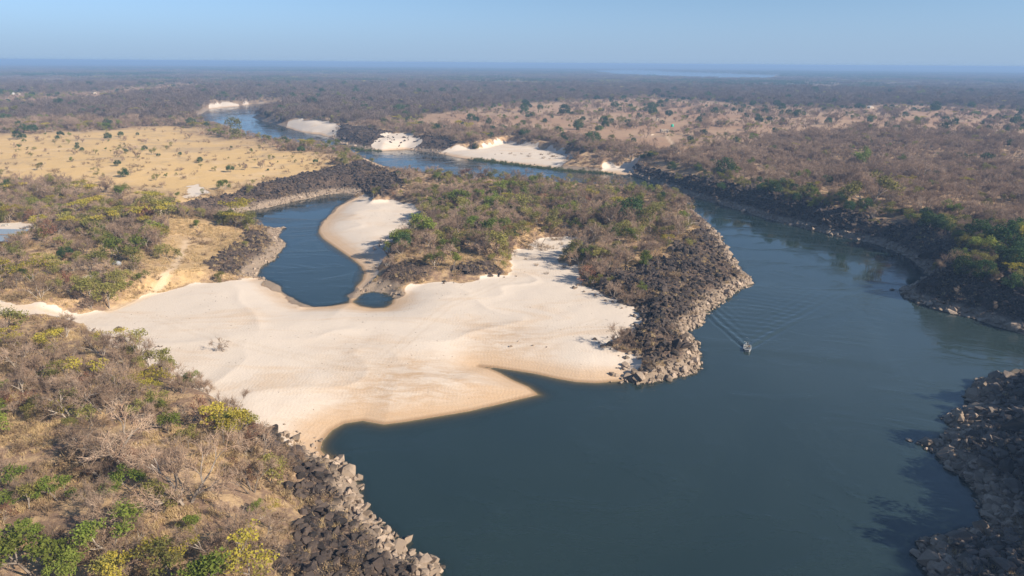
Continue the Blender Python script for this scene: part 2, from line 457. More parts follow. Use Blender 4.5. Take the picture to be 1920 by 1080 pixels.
    amt = mixc(N, L, ramp(N, L, sand, 0.4, 0.6), (1, 1, 1), (0.22, 0.22, 0.22))
    hgt = mth(N, L, 'ADD', mth(N, L, 'MULTIPLY', n_f, amt), mth(N, L, 'MULTIPLY', mth(N, L, 'MULTIPLY', rip.outputs['Fac'], mth(N, L, 'MULTIPLY', sand, ramp(N, L, n_s, 0.4, 0.6, 0.2, 1.0))), 0.055))
    L.new(hgt, bp.inputs['Height'])
    L.new(bp.outputs[0], b.inputs['Normal'])
    return m

def make_water_mat():
    m, N, L = new_mat('river_water')
    b = N['Principled BSDF']
    pos = N.new('ShaderNodeNewGeometry').outputs['Position']
    n_x = noise(N, L, pos, 0.012, 4, 0.5, 0.8)
    col = mixc(N, L, ramp(N, L, n_x, 0.35, 0.65), (0.0095, 0.0215, 0.021), (0.015, 0.029, 0.0275))
    painted_sheen = attr(N, 'painted_sheen').outputs['Fac']      # sky sheen on the river bend, painted in as a paler base colour
    col = mixc(N, L, mth(N, L, 'MULTIPLY', painted_sheen, ramp(N, L, n_x, 0.3, 0.6, 0.7, 1.0)), col, (0.030, 0.047, 0.048))
    L.new(col, b.inputs['Base Color'])
    b.inputs['Roughness'].default_value = 0.07
    b.inputs['IOR'].default_value = 1.55
    mp = N.new('ShaderNodeMapping')
    mp.inputs['Scale'].default_value = (0.6, 1.0, 1.0)
    L.new(pos, mp.inputs[0])
    n1 = noise(N, L, mp.outputs[0], 0.5, 4, 0.6, 0.8)
    n2 = noise(N, L, mp.outputs[0], 0.035, 5, 0.6, 2.5)
    L.new(ramp(N, L, n2, 0.42, 0.62, 0.05, 0.16), b.inputs['Roughness'])
    bp = N.new('ShaderNodeBump')
    bp.inputs['Strength'].default_value = 0.6
    bp.inputs['Distance'].default_value = 0.22
    L.new(mth(N, L, 'MULTIPLY', n1, ramp(N, L, n2, 0.46, 0.64, 0.06, 1.0)), bp.inputs['Height'])
    L.new(bp.outputs[0], b.inputs['Normal'])
    # turbid: the bed shows only through the first decimetres
    dp = attr(N, 'depth').outputs['Fac']
    clear = mth(N, L, 'MULTIPLY', mth(N, L, 'POWER', 2.718, mth(N, L, 'MULTIPLY', dp, -3.2)), 0.85)
    tr = N.new('ShaderNodeBsdfTransparent')
    tr.inputs[0].default_value = (0.75, 0.80, 0.74, 1)
    mx = N.new('ShaderNodeMixShader')
    L.new(clear, mx.inputs[0])
    L.new(b.outputs[0], mx.inputs[1])
    L.new(tr.outputs[0], mx.inputs[2])
    L.new(mx.outputs[0], N['Material Output'].inputs['Surface'])
    return m

M_GROUND, M_WATER = make_ground_mat(), make_water_mat()

def tag(o, label=None, cat=None, group=None, kind=None):
    for k, v in (('label', label), ('category', cat), ('group', group), ('kind', kind)):
        if v:
            o[k] = v
    return o

def mesh_np(name, verts, faces, mat=None, smooth=False):
    """verts (n,3), faces (m,k) of one size k"""
    me = bpy.data.meshes.new(name)
    v, f = np.asarray(verts, np.float32), np.asarray(faces, np.int32)
    k = f.shape[1]
    me.vertices.add(len(v))
    me.vertices.foreach_set('co', v.ravel())
    me.loops.add(f.size)
    me.loops.foreach_set('vertex_index', f.ravel())
    me.polygons.add(len(f))
    me.polygons.foreach_set('loop_start', np.arange(0, f.size, k, dtype=np.int32))
    me.polygons.foreach_set('loop_total', np.full(len(f), k, np.int32))
    me.update(calc_edges=True)
    me.polygons.foreach_set('use_smooth', np.full(len(f), smooth))
    if mat:
        for m_ in (mat if isinstance(mat, (list, tuple)) else [mat]):
            me.materials.append(m_)
    return me

def link(name, data, parent=None):
    o = bpy.data.objects.new(name, data)
    COL.objects.link(o)
    if parent:
        o.parent = parent
    return o

# ------------------------------------------------------------------ ground: a fan of rows that reaches the horizon
NA = 640
ang = np.linspace(R(-56), R(56), NA)
rows = np.concatenate([np.geomspace(42, 760, 500), np.geomspace(770, 90000, 150)])
AA, RR = np.meshgrid(ang, rows)
GX, GY = (RR * np.sin(AA)).ravel(), (RR * np.cos(AA)).ravel()
G = land(GX, GY)
NR = len(rows)
idx = np.arange(NR * NA).reshape(NR, NA)
quads = np.stack([idx[:-1, :-1], idx[:-1, 1:], idx[1:, 1:], idx[1:, :-1]], -1).reshape(-1, 4)
GZ = G['h']
GV = np.stack([GX, GY, GZ], 1)
# vertex normals of the whole fan, so that the pieces meet without a seam
Z2 = GV.reshape(NR, NA, 3)
tu = np.gradient(Z2, axis=1)
tv = np.gradient(Z2, axis=0)
NRM = np.cross(tu.reshape(-1, 3), tv.reshape(-1, 3))
NRM /= np.linalg.norm(NRM, axis=1, keepdims=True) + 1e-12
NRM[NRM[:, 2] < 0] *= -1
farw = np.maximum(sstep(3500, 6500, G['r']), 0.5 * sstep(650, 1500, G['r']) * (1 - G['scrub']) * (1 - G['ochre']) * (1 - G['sand']) * (1 - G['rock']))
ZA = np.stack([G['sand'], G['rock'], np.maximum(G['ochre'], 0.55 * G['grassy']), np.ones_like(GX)], 1)
ZB = np.stack([G['scrub'] * (1 - G['rock']), G['path'], farw, np.ones_like(GX)], 1)
ZT = G['track'] * G['sand']
GV[:, 2] -= 0.09 * ZT

def ground_piece(name, fmask, label, attrs=None):
    q = quads[fmask]
    if not len(q):
        return None
    used, inv = np.unique(q, return_inverse=True)
    me = mesh_np(name, GV[used], inv.reshape(-1, 4), M_GROUND, True)
    for nm, dat in (('zone_a', ZA), ('zone_b', ZB)):
        a = me.attributes.new(nm, 'FLOAT_COLOR', 'POINT')
        a.data.foreach_set('color', dat[used].astype(np.float32).ravel())
    a = me.attributes.new('track', 'FLOAT', 'POINT')
    a.data.foreach_set('value', ZT[used].astype(np.float32))
    a = me.attributes.new('stain', 'FLOAT', 'POINT')
    a.data.foreach_set('value', G['stain'][used].astype(np.float32))
    me.normals_split_custom_set_from_vertices(NRM[used].astype(np.float32))
    return tag(link(name, me), label, None, None, 'structure')

def face_major(ids):
    return ids[quads[:, 0]]
fs, fr = face_major(G['sand_id']), face_major(G['rock_id'])
fsand = (G['sand'][quads[:, 0]] > 0.5)
frock = (G['rock'][quads[:, 0]] > 0.45) & ~fsand & (fr >= 0)
foch = (G['ochre'][quads[:, 0]] > 0.5) & ~fsand & ~frock
sk, rkk = list(SAND), list(ROCK)
SAND_LABEL = {'main': 'broad pale sandbar joining the bush slope to the wooded island', 'dune': 'smooth white sand dune between the lagoon and the island',
    'north': 'long white sand beach across the channel behind the island', 'cove': 'small bright sand slope among dark rocks across the channel',
    'spit': 'narrow sand spit at the mouth of the channel behind black rocks', 'upstream': 'distant sand beach at the far bend of the river',
    'slip': 'shaded pale sand slips on the far upstream bank', 'nook': 'little sand cove at the foot of the dark wooded bank',
    'patch': 'bare sand patch above the black lagoon rocks', 'clearing': 'small white sand clearing in the bush near the dome tent',
    'track': 'sandy track leading from the bush onto the sandbar', 'yard': 'bare sandy yard around the blue-roofed building'}
ROCK_LABEL = {'near': 'dark boulder bank below the near bush slope', 'lagoon': 'black rock bank on the far side of the lagoon',
    'spur': 'stony spur between lagoon and sandbar', 'island': 'dark rocky shore on the river side of the island',
    'shoulder': 'brown rocky shoulder of the island above the sandbar', 'right': 'steep shaded rock bank across the main river',
    'corner': 'dark rocky bank jutting into the river in the bottom right corner', 'far': 'dark rocks of the bank across the upstream channel'}
rest = np.ones(len(quads), bool)
BANKS = {}
for k, nm in enumerate(sk):
    m_ = fsand & (fs == k)
    ground_piece({'main': 'sandbar', 'dune': 'dune', 'track': 'path', 'yard': 'yard', 'patch': 'sand_patch', 'clearing': 'sand_patch'}.get(nm, 'beach'), m_, SAND_LABEL[nm])
    rest &= ~m_
for k, nm in enumerate(rkk):
    m_ = frock & (fr == k)
    BANKS[nm] = ground_piece('rocky_bank', m_, ROCK_LABEL[nm])
    rest &= ~m_
m_ = foch & rest
ground_piece('grass_field', m_, 'open field of dry golden grass beside the upstream river')
rest &= ~m_
ground_piece('ground', rest, 'dry bush plain that reaches to the horizon')

# ------------------------------------------------------------------ water
dq = G['d'][quads].min(1)
wq = quads[(dq < 2.0) & (G['r'][quads[:, 0]] < 2600)]
used, inv = np.unique(wq, return_inverse=True)
wv = GV[used].copy()
wdep = np.clip(-wv[:, 2], 0, 5)
wv[:, 2] = 0.0
me = mesh_np('river', wv, inv.reshape(-1, 4), M_WATER, True)
a = me.attributes.new('depth', 'FLOAT', 'POINT')
a.data.foreach_set('value', wdep.astype(np.float32))
SHEEN0 = unproject(1560, 640, 0)  # centre of the bright sheen put into the water colour
def painted_sheen_at(x, y):
    return np.exp(-((x - SHEEN0[0]) ** 2 / (2 * 62.0 ** 2) + (y - SHEEN0[1]) ** 2 / (2 * 75.0 ** 2))).astype(np.float32)
a = me.attributes.new('painted_sheen', 'FLOAT', 'POINT')
a.data.foreach_set('value', painted_sheen_at(wv[:, 0], wv[:, 1]))
tag(link('river', me), 'calm grey-blue river and lagoon water', None, None, 'structure')
lv = np.array([[p[0], p[1], LAKE_Z - 0.2] for p in (LAKE - LAKE.mean(0)) * 1.06 + LAKE.mean(0)])
me = bpy.data.meshes.new('lake')
me.from_pydata([tuple(v) for v in lv], [], [tuple(range(len(lv)))])
me.materials.append(M_WATER)
a = me.attributes.new('depth', 'FLOAT', 'POINT')
a.data.foreach_set('value', np.full(len(lv), 5.0, np.float32))
tag(link('lake', me), 'pale reach of wide river far off near the horizon', None, None, 'structure')

# ------------------------------------------------------------------ haze
hm, N, L = new_mat('haze')
N.remove(N['Principled BSDF'])
pv = N.new('ShaderNodeVolumePrincipled')
pv.inputs['Color'].default_value = (*HAZE_COLOR, 1)
pv.inputs['Density'].default_value = HAZE_DENSITY
L.new(pv.outputs[0], N['Material Output'].inputs['Volume'])
B = 100000.0
hv = [(x, y, z) for z in (-4.2, CAM_H + 3) for y in (-400.0, B) for x in (-B, B)]
me = bpy.data.meshes.new('haze')
me.from_pydata(hv, [], [(0, 2, 3, 1), (4, 5, 7, 6), (0, 1, 5, 4), (2, 6, 7, 3), (0, 4, 6, 2), (1, 3, 7, 5)])
me.materials.append(hm)
tag(link('haze', me), 'thin bluish dry-season haze over the plain', None, None, 'stuff')

# ------------------------------------------------------------------ plant and stone materials
def leaf_mat(name, c0, c1, c2, transl=0.3, rough=0.6):
    m, N, L = new_mat(name)
    N.remove(N['Principled BSDF'])
    oi = N.new('ShaderNodeObjectInfo')
    tc = N.new('ShaderNodeTexCoord')
    n = noise(N, L, tc.outputs['Object'], 0.9, 3, 0.7)
    c = mixc(N, L, oi.outputs['Random'], c0, c1)
    c = mixc(N, L, ramp(N, L, n, 0.42, 0.66), c, c2)
    hs = N.new('ShaderNodeHueSaturation')
    L.new(c, hs.inputs['Color'])
    w = N.new('ShaderNodeTexWhiteNoise')
    w.noise_dimensions = '1D'
    L.new(oi.outputs['Random'], w.inputs['W'])
    L.new(mth(N, L, 'ADD', mth(N, L, 'MULTIPLY', w.outputs['Value'], 0.55), 0.72), hs.inputs['Value'])
    d, t, mx = N.new('ShaderNodeBsdfDiffuse'), N.new('ShaderNodeBsdfTranslucent'), N.new('ShaderNodeMixShader')
    mx.inputs[0].default_value = transl
    L.new(hs.outputs[0], d.inputs[0])
    L.new(hs.outputs[0], t.inputs[0])
    L.new(d.outputs[0], mx.inputs[1])
    L.new(t.outputs[0], mx.inputs[2])
    L.new(mx.outputs[0], N['Material Output'].inputs['Surface'])
    return m

M_BARK = leaf_mat('bark', (0.20, 0.165, 0.135), (0.36, 0.31, 0.26), (0.14, 0.11, 0.09), 0.0)
M_TWIG = leaf_mat('twigs', (0.25, 0.18, 0.13), (0.39, 0.295, 0.22), (0.31, 0.21, 0.145), 0.15)
M_DENSE = leaf_mat('dense_twigs', (0.125, 0.098, 0.083), (0.20, 0.155, 0.128), (0.165, 0.12, 0.095), 0.1)
M_BROWN = leaf_mat('dry_leaves', (0.24, 0.165, 0.10), (0.35, 0.26, 0.15), (0.20, 0.135, 0.09), 0.2)
M_OLIVE = leaf_mat('olive_leaves', (0.17, 0.175, 0.05), (0.28, 0.26, 0.075), (0.23, 0.195, 0.07), 0.3)
M_GREEN = leaf_mat('green_leaves', (0.13, 0.19, 0.035), (0.21, 0.24, 0.05), (0.17, 0.185, 0.045), 0.35)
M_YELLOW = leaf_mat('yellow_leaves', (0.34, 0.29, 0.05), (0.45, 0.35, 0.06), (0.28, 0.25, 0.05), 0.35)
M_EVER = leaf_mat('evergreen_leaves', (0.045, 0.09, 0.03), (0.075, 0.12, 0.04), (0.04, 0.07, 0.03), 0.2)
M_RUST = leaf_mat('rusty_leaves', (0.24, 0.115, 0.075), (0.30, 0.17, 0.10), (0.20, 0.12, 0.08), 0.2)
M_STRAW = leaf_mat('straw', (0.50, 0.37, 0.19), (0.64, 0.50, 0.29), (0.42, 0.285, 0.15), 0.3)
M_REED = leaf_mat('reed_blades', (0.07, 0.10, 0.035), (0.11, 0.13, 0.05), (0.08, 0.085, 0.04), 0.3)

def make_stone_mat(name, c0, c1):
    m, N, L = new_mat(name)
    b = N['Principled BSDF']
    b.inputs['Roughness'].default_value = 0.85
    b.inputs['Specular IOR Level'].default_value = 0.25
    pos = N.new('ShaderNodeNewGeometry').outputs['Position']
    oi = N.new('ShaderNodeObjectInfo')
    rnd = oi.outputs['Random']
    n1, n2 = noise(N, L, pos, 2.2, 5, 0.7), noise(N, L, pos, 0.25, 4, 0.6)
    c = mixc(N, L, rnd, c0, c1)
    c = mixc(N, L, ramp(N, L, n1, 0.5, 0.72, 0, 0.5), c, (0.115, 0.082, 0.063))
    zz = N.new('ShaderNodeSeparateXYZ')
    L.new(pos, zz.inputs[0])
    hz = mth(N, L, 'ADD', zz.outputs[2], mth(N, L, 'MULTIPLY', n2, 3.4))
    pale = mixc(N, L, rnd, (0.19, 0.145, 0.105), (0.40, 0.31, 0.235))
    pale = mixc(N, L, ramp(N, L, n1, 0.4, 0.75, 0, 0.6), pale, (0.17, 0.13, 0.10))
    c = mixc(N, L, ramp(N, L, hz, 3.5, 5.6, 1, 0), c, pale)          # silt left by the high water
    c = mixc(N, L, ramp(N, L, zz.outputs[2], 0.05, 0.22, 0.75, 0), c, (0.06, 0.048, 0.036))
    L.new(c, b.inputs['Base Color'])
    bp = N.new('ShaderNodeBump')
    bp.inputs['Strength'].default_value = 0.7
    bp.inputs['Distance'].default_value = 0.15
    L.new(n1, bp.inputs['Height'])
    L.new(bp.outputs[0], b.inputs['Normal'])
    return m
M_STONE = make_stone_mat('basalt', (0.018, 0.016, 0.0155), (0.078, 0.058, 0.047))
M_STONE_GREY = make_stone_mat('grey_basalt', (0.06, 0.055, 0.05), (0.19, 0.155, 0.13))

def plain(name, col, rough=0.6, metal=0.0, var=0.25, scale=3.0):
    m, N, L = new_mat(name)
    b = N['Principled BSDF']
    b.inputs['Roughness'].default_value, b.inputs['Metallic'].default_value = rough, metal
    tc = N.new('ShaderNodeTexCoord')
    n = noise(N, L, tc.outputs['Object'], scale, 5, 0.65)
    L.new(mixc(N, L, n, tuple(max(0, c * (1 - var)) for c in col), tuple(min(1, c * (1 + var)) for c in col)), b.inputs['Base Color'])
    return m

# ------------------------------------------------------------------ plant shapes
class Acc:
    def __init__(s):
        s.v, s.f, s.n = [], [], 0
    def add(s, v, f):
        s.v.append(np.asarray(v, float)); s.f.append(np.asarray(f, int) + s.n); s.n += len(v)
    def tube(s, p0, p1, r0, r1, k=4):
        d = p1 - p0
        d = d / (np.linalg.norm(d) + 1e-9)
        u = np.cross(d, [0.31, 0.72, 0.62]); u /= np.linalg.norm(u) + 1e-9
        w = np.cross(d, u)
        a = np.arange(k) * 2 * np.pi / k
        ring = np.cos(a)[:, None] * u + np.sin(a)[:, None] * w
        f = []
        for i in range(k):
            j = (i + 1) % k
            f += [(i, j, k + j), (i, k + j, k + i)]
        s.add(np.concatenate([p0 + ring * r0, p1 + ring * r1]), f)
    def slivers(s, p, d, length, width, rg):
        """thin twig or blade triangles from points p along unit vectors d"""
        n = len(p)
        side = np.cross(d, rg.normal(size=(n, 3)))
        side /= np.linalg.norm(side, axis=1, keepdims=True) + 1e-9
        v = np.stack([p - side * width[:, None] / 2, p + side * width[:, None] / 2, p + d * length[:, None]], 1).reshape(-1, 3)
        s.add(v, np.arange(3 * n).reshape(n, 3))
    def leaves(s, c, size, rg, upbias=0.5):
        n = len(c)
        nr = rg.normal(size=(n, 3)); nr[:, 2] += upbias
        nr /= np.linalg.norm(nr, axis=1, keepdims=True)
        u = np.cross(nr, rg.normal(size=(n, 3))); u /= np.linalg.norm(u, axis=1, keepdims=True)
        w = np.cross(nr, u)
        sz = size * rg.uniform(0.7, 1.35, (n, 1))
        v = np.stack([c + u * sz * 0.6, c - u * sz * 0.4 + w * sz * 0.45, c - u * sz * 0.4 - w * sz * 0.45], 1).reshape(-1, 3)
        s.add(v, np.arange(3 * n).reshape(n, 3))
    def get(s):
        if not s.v:
            return np.zeros((0, 3)), np.zeros((0, 3), int)
        return np.concatenate(s.v), np.concatenate(s.f)

def skeleton(rg, H, stems, depth, spread, trunk_len, rad, up=0.35, ratio=0.72, lean=0.15):
    segs, tips = [], []
    def grow(p, d, ln, r, k):
        mid = p + d * ln * 0.5 + rg.normal(size=3) * ln * 0.06
        d2 = d + rg.normal(size=3) * 0.14; d2 /= np.linalg.norm(d2)
        e = mid + d2 * ln * 0.5
        segs.append((p, mid, r, r * 0.85, k)); segs.append((mid, e, r * 0.85, r * 0.68, k))
        if k == 0:
            tips.append((e, d2)); return
        n = rg.integers(2, 4)
        a0 = rg.uniform(0, 6.28)
        for i in range(n):
            a = a0 + i * 6.28 / n + rg.normal() * 0.4
            s = spread * rg.uniform(0.7, 1.25)
            q = np.cross(d2, [math.cos(a), math.sin(a), 0.15]); q /= np.linalg.norm(q) + 1e-9
            nd = d2 * math.cos(s) + q * math.sin(s) + np.array([0, 0, up * 0.4])
            nd /= np.linalg.norm(nd)
            grow(e if rg.random() < 0.7 else mid, nd, ln * ratio * rg.uniform(0.75, 1.2), r * 0.6, k - 1)
    for i in range(stems):
        a = i * 6.28 / stems + rg.uniform(0, 1)
        t = lean if stems == 1 else lean + 0.35
        d = np.array([math.cos(a) * t, math.sin(a) * t, 1.0]); d /= np.linalg.norm(d)
        grow(np.array([math.cos(a), math.sin(a), 0]) * (0.0 if stems == 1 else rad * 1.2) + np.array([0, 0, -0.25]), d, trunk_len * rg.uniform(0.8, 1.2), rad, depth)
    top = max(t[0][2] for t in tips)
    k = H / top
    return [(a * k, b * k, r0, r1, dp) for a, b, r0, r1, dp in segs], [(p * k, d) for p, d in tips]

def plant(kind, seed):
    rg = np.random.default_rng(seed)
    T, C = Acc(), Acc()
    def wood(segs, thick):
        for a, b, r0, r1, k in segs:
            (T if k >= thick else C).tube(a, b, max(r0, 0.022), max(r1, 0.018), 5 if k >= thick else 3)
    def spray(tips, n, ln, wd, sp=0.9):
        P = np.repeat(np.array([t[0] for t in tips]), n, 0); D = np.repeat(np.array([t[1] for t in tips]), n, 0)
        P = P - D * rg.uniform(0, 0.9, (len(P), 1))
        D = D + rg.normal(size=D.shape) * sp * 0.6 + np.array([0, 0, 0.15]); D /= np.linalg.norm(D, axis=1, keepdims=True)
        C.slivers(P, D, ln * rg.uniform(0.5, 1.3, len(P)), np.full(len(P), wd), rg)
        return P + D * ln * 0.6
    def puff(tips, n, rad, size, flat=1.0, upb=0.5):
        P = np.repeat(np.array([t[0] for t in tips]), n, 0)
        o = rg.normal(size=P.shape); o /= np.linalg.norm(o, axis=1, keepdims=True)
        o *= rad * rg.uniform(0.2, 1.0, (len(P), 1)) ** 0.5
        o[:, 2] *= flat
        C.leaves(P + o, size, rg, upb)
    if kind == 'bare':
        sg, tp = skeleton(rg, 5.2, int(rg.integers(1, 4)), 4, 0.55, 1.5, 0.13)
        wood(sg, 2); e = spray(tp, 11, 0.95, 0.038)
        C.slivers(e, rg.normal(size=e.shape) / 1.7, np.full(len(e), 0.5), np.full(len(e), 0.03), rg)
    elif kind == 'thorn':
        sg, tp = skeleton(rg, 2.6, int(rg.integers(4, 7)), 2, 0.6, 0.9, 0.05, 0.2, 0.8, 0.4)
        wood(sg, 2); spray(tp, 16, 0.75, 0.04, 1.2); puff(tp, 7, 0.55, 0.17)
    elif kind == 'olive':
        sg, tp = skeleton(rg, 4.4, int(rg.integers(1, 3)), 3, 0.62, 1.4, 0.13)
        wood(sg, 2); spray(tp, 5, 0.8, 0.035); puff(tp, 40, 0.85, 0.24, 0.75)
    elif kind == 'green':
        sg, tp = skeleton(rg, 4.8, int(rg.integers(1, 3)), 3, 0.6, 1.5, 0.14)
        wood(sg, 2); puff(tp, 58, 0.9, 0.27, 0.75, 0.8)
    elif kind == 'yellow':
        sg, tp = skeleton(rg, 4.8, 1, 3, 0.72, 1.9, 0.12, 0.1)
        wood(sg, 2); puff([(np.array([p[0] * 1.25, p[1] * 1.25, 3.6 + 0.28 * p[2]]), d) for p, d in tp], 40, 0.95, 0.25, 0.32, 1.2)
        spray(tp, 3, 0.6, 0.03)
    elif kind == 'ever':
        sg, tp = skeleton(rg, 5.0, 1, 3, 0.7, 1.2, 0.17)
        wood(sg, 2)
        n = 34
        a, b = rg.uniform(0, 6.28, n), rg.uniform(-0.75, 1.0, n)
        c = np.stack([np.cos(a) * np.sqrt(np.maximum(1 - b * b, 0)) * 2.5, np.sin(a) * np.sqrt(np.maximum(1 - b * b, 0)) * 2.5, 3.2 + b * 2.1], 1)
        puff([(p, None) for p in c], 62, 1.15, 0.32, 0.9, 0.6)
    elif kind == 'rust':
        sg, tp = skeleton(rg, 4.2, int(rg.integers(1, 3)), 3, 0.6, 1.4, 0.12)
        wood(sg, 2); spray(tp, 8, 0.8, 0.04); puff(tp, 20, 0.75, 0.2, 0.7)
    elif kind == 'shrub':
        sg, tp = skeleton(rg, 0.9, 5, 1, 0.6, 0.5, 0.03, 0.2, 0.8, 0.5)
        wood(sg, 5); spray(tp, 10, 0.5, 0.035, 1.4); puff(tp, 10, 0.35, 0.13)
    elif kind in ('straw', 'reed'):
        n = 26 if kind == 'straw' else 40
        p = rg.normal(size=(n, 3)) * 0.22; p[:, 2] = -0.05
        d = rg.normal(size=(n, 3)) * 0.38; d[:, 2] = 1; d /= np.linalg.norm(d, axis=1, keepdims=True)
        C.slivers(p, d, rg.uniform(0.5, 1.0, n), np.full(n, 0.06), rg)
    return T.get(), C.get()

def clump(kind, seed):
    """a handful of trees for the far woodland, in coarser leaves"""
    rg = np.random.default_rng(seed)
    C = Acc()
    n = 16
    for i in range(n):
        x, y = rg.uniform(-17, 17, 2)
        h = rg.uniform(3.5, 6.5)
        w = h * rg.uniform(0.4, 0.6)
        k = 60
        o = rg.normal(size=(k, 3)); o /= np.linalg.norm(o, axis=1, keepdims=True)
        o *= rg.uniform(0.3, 1, (k, 1)) ** 0.5 * np.array([w, w, h * 0.36])
        C.leaves(np.array([x, y, h * 0.62]) + o, 0.75, rg, 0.6)
        C.tube(np.array([x, y, -0.5]), np.array([x, y, h * 0.6]), 0.14, 0.08, 3)
    return C.get()

LEAFMAT = dict(bare=M_TWIG, thorn=M_BROWN, olive=M_OLIVE, green=M_GREEN, yellow=M_YELLOW, ever=M_EVER, rust=M_RUST, shrub=M_BROWN, straw=M_STRAW, reed=M_REED)
NVAR = dict(bare=9, thorn=6, olive=7, green=6, yellow=5, ever=5, rust=4, shrub=5, straw=4, reed=3)
PARTS, WHOLE = {}, {}
for ki, kind in enumerate(NVAR):
    PARTS[kind], WHOLE[kind] = [], []
    for v in range(NVAR[kind]):
        (tv_, tf_), (cv_, cf_) = plant(kind, 1000 * ki + v)
        tm = mesh_np('trunk', tv_, tf_, M_BARK) if len(tv_) else None
        cm = mesh_np('crown', cv_, cf_, LEAFMAT[kind])
        PARTS[kind].append((tm, cm))
        wm = mesh_np(kind, np.concatenate([tv_, cv_]), np.concatenate([tf_, cf_ + len(tv_)]) if len(tv_) else cf_, [LEAFMAT[kind], M_BARK])
        wm.polygons.foreach_set('material_index', np.concatenate([np.ones(len(tf_), np.int32), np.zeros(len(cf_), np.int32)]))
        WHOLE[kind].append(wm)
CLUMPS = {k: [mesh_np('far_' + k, *clump(k, 50 + 10 * i + j), M_DENSE if k == 'bare' else LEAFMAT[k]) for j in range(4)] for i, k in enumerate(('bare', 'ever', 'olive'))}

def dense_tree(seed):
    rg = np.random.default_rng(seed)
    T, C = Acc(), Acc()
    sg, tp = skeleton(rg, 6.0, int(rg.integers(1, 3)), 3, 0.62, 1.7, 0.16)
    for a_, b_, r0, r1, k in sg:
        (T if k >= 2 else C).tube(a_, b_, max(r0, 0.03), max(r1, 0.025), 3)
    P = np.repeat(np.array([t[0] for t in tp]), 22, 0)
    C.leaves(P + rg.normal(size=P.shape) * (0.55, 0.55, 0.4), 0.36, rg, 0.5)
    (tv_, tf_), (cv_, cf_) = T.get(), C.get()
    m_ = mesh_np('dense_tree', np.concatenate([tv_, cv_]), np.concatenate([tf_, cf_ + len(tv_)]), [M_DENSE, M_BARK])
    m_.polygons.foreach_set('material_index', np.concatenate([np.ones(len(tf_), np.int32), np.zeros(len(cf_), np.int32)]))
    return m_
DENSE = [dense_tree(700 + i) for i in range(6)]

def instancer(name, pts, scl, rot, idx, meshes, parent=None):
    """one object of kind stuff: meshes placed on points by a node group"""
    src = bpy.data.collections.new(name + '_shapes')
    for i, m_ in enumerate(meshes):
        src.objects.link(bpy.data.objects.new('%s_shape_%02d' % (name, i), m_))
    me = bpy.data.meshes.new(name)
    me.vertices.add(len(pts))
    me.vertices.foreach_set('co', np.asarray(pts, np.float32).ravel())
    for nm, typ, key, dat in (('inst_scale', 'FLOAT_VECTOR', 'vector', scl), ('inst_rot', 'FLOAT_VECTOR', 'vector', rot)):
        a = me.attributes.new(nm, typ, 'POINT')
        a.data.foreach_set(key, np.asarray(dat, np.float32).ravel())
    a = me.attributes.new('inst_idx', 'INT', 'POINT')
    a.data.foreach_set('value', np.asarray(idx, np.int32))
    o = link(name, me, parent)
    g = bpy.data.node_groups.new(name, 'GeometryNodeTree')
    g.interface.new_socket('Geometry', in_out='INPUT', socket_type='NodeSocketGeometry')
    g.interface.new_socket('Geometry', in_out='OUTPUT', socket_type='NodeSocketGeometry')
    n = g.nodes
    gi, go, ip, ci = n.new('NodeGroupInput'), n.new('NodeGroupOutput'), n.new('GeometryNodeInstanceOnPoints'), n.new('GeometryNodeCollectionInfo')
    ci.inputs['Collection'].default_value = src
    ci.inputs['Separate Children'].default_value = True
    ci.inputs['Reset Children'].default_value = True
    ip.inputs['Pick Instance'].default_value = True
    def na(nm, t):
        q = n.new('GeometryNodeInputNamedAttribute'); q.data_type = t; q.inputs['Name'].default_value = nm
        return next(s for s in q.outputs if s.enabled and s.name == 'Attribute')
    lk = g.links.new
    lk(gi.outputs[0], ip.inputs['Points']); lk(ci.outputs[0], ip.inputs['Instance'])
    lk(na('inst_idx', 'INT'), ip.inputs['Instance Index'])
    lk(na('inst_rot', 'FLOAT_VECTOR'), ip.inputs['Rotation'])
    lk(na('inst_scale', 'FLOAT_VECTOR'), ip.inputs['Scale'])
    lk(ip.outputs[0], go.inputs[0])
    o.modifiers.new('scatter', 'NODES').node_group = g
    o['kind'] = 'stuff'
    return o

# ------------------------------------------------------------------ where plants stand
def fan_points(n, r0, r1, a=R(54)):
    r = np.sqrt(RNG.uniform(r0 * r0, r1 * r1, n)); t = RNG.uniform(-a, a, n)
    return r * np.sin(t), r * np.cos(t)

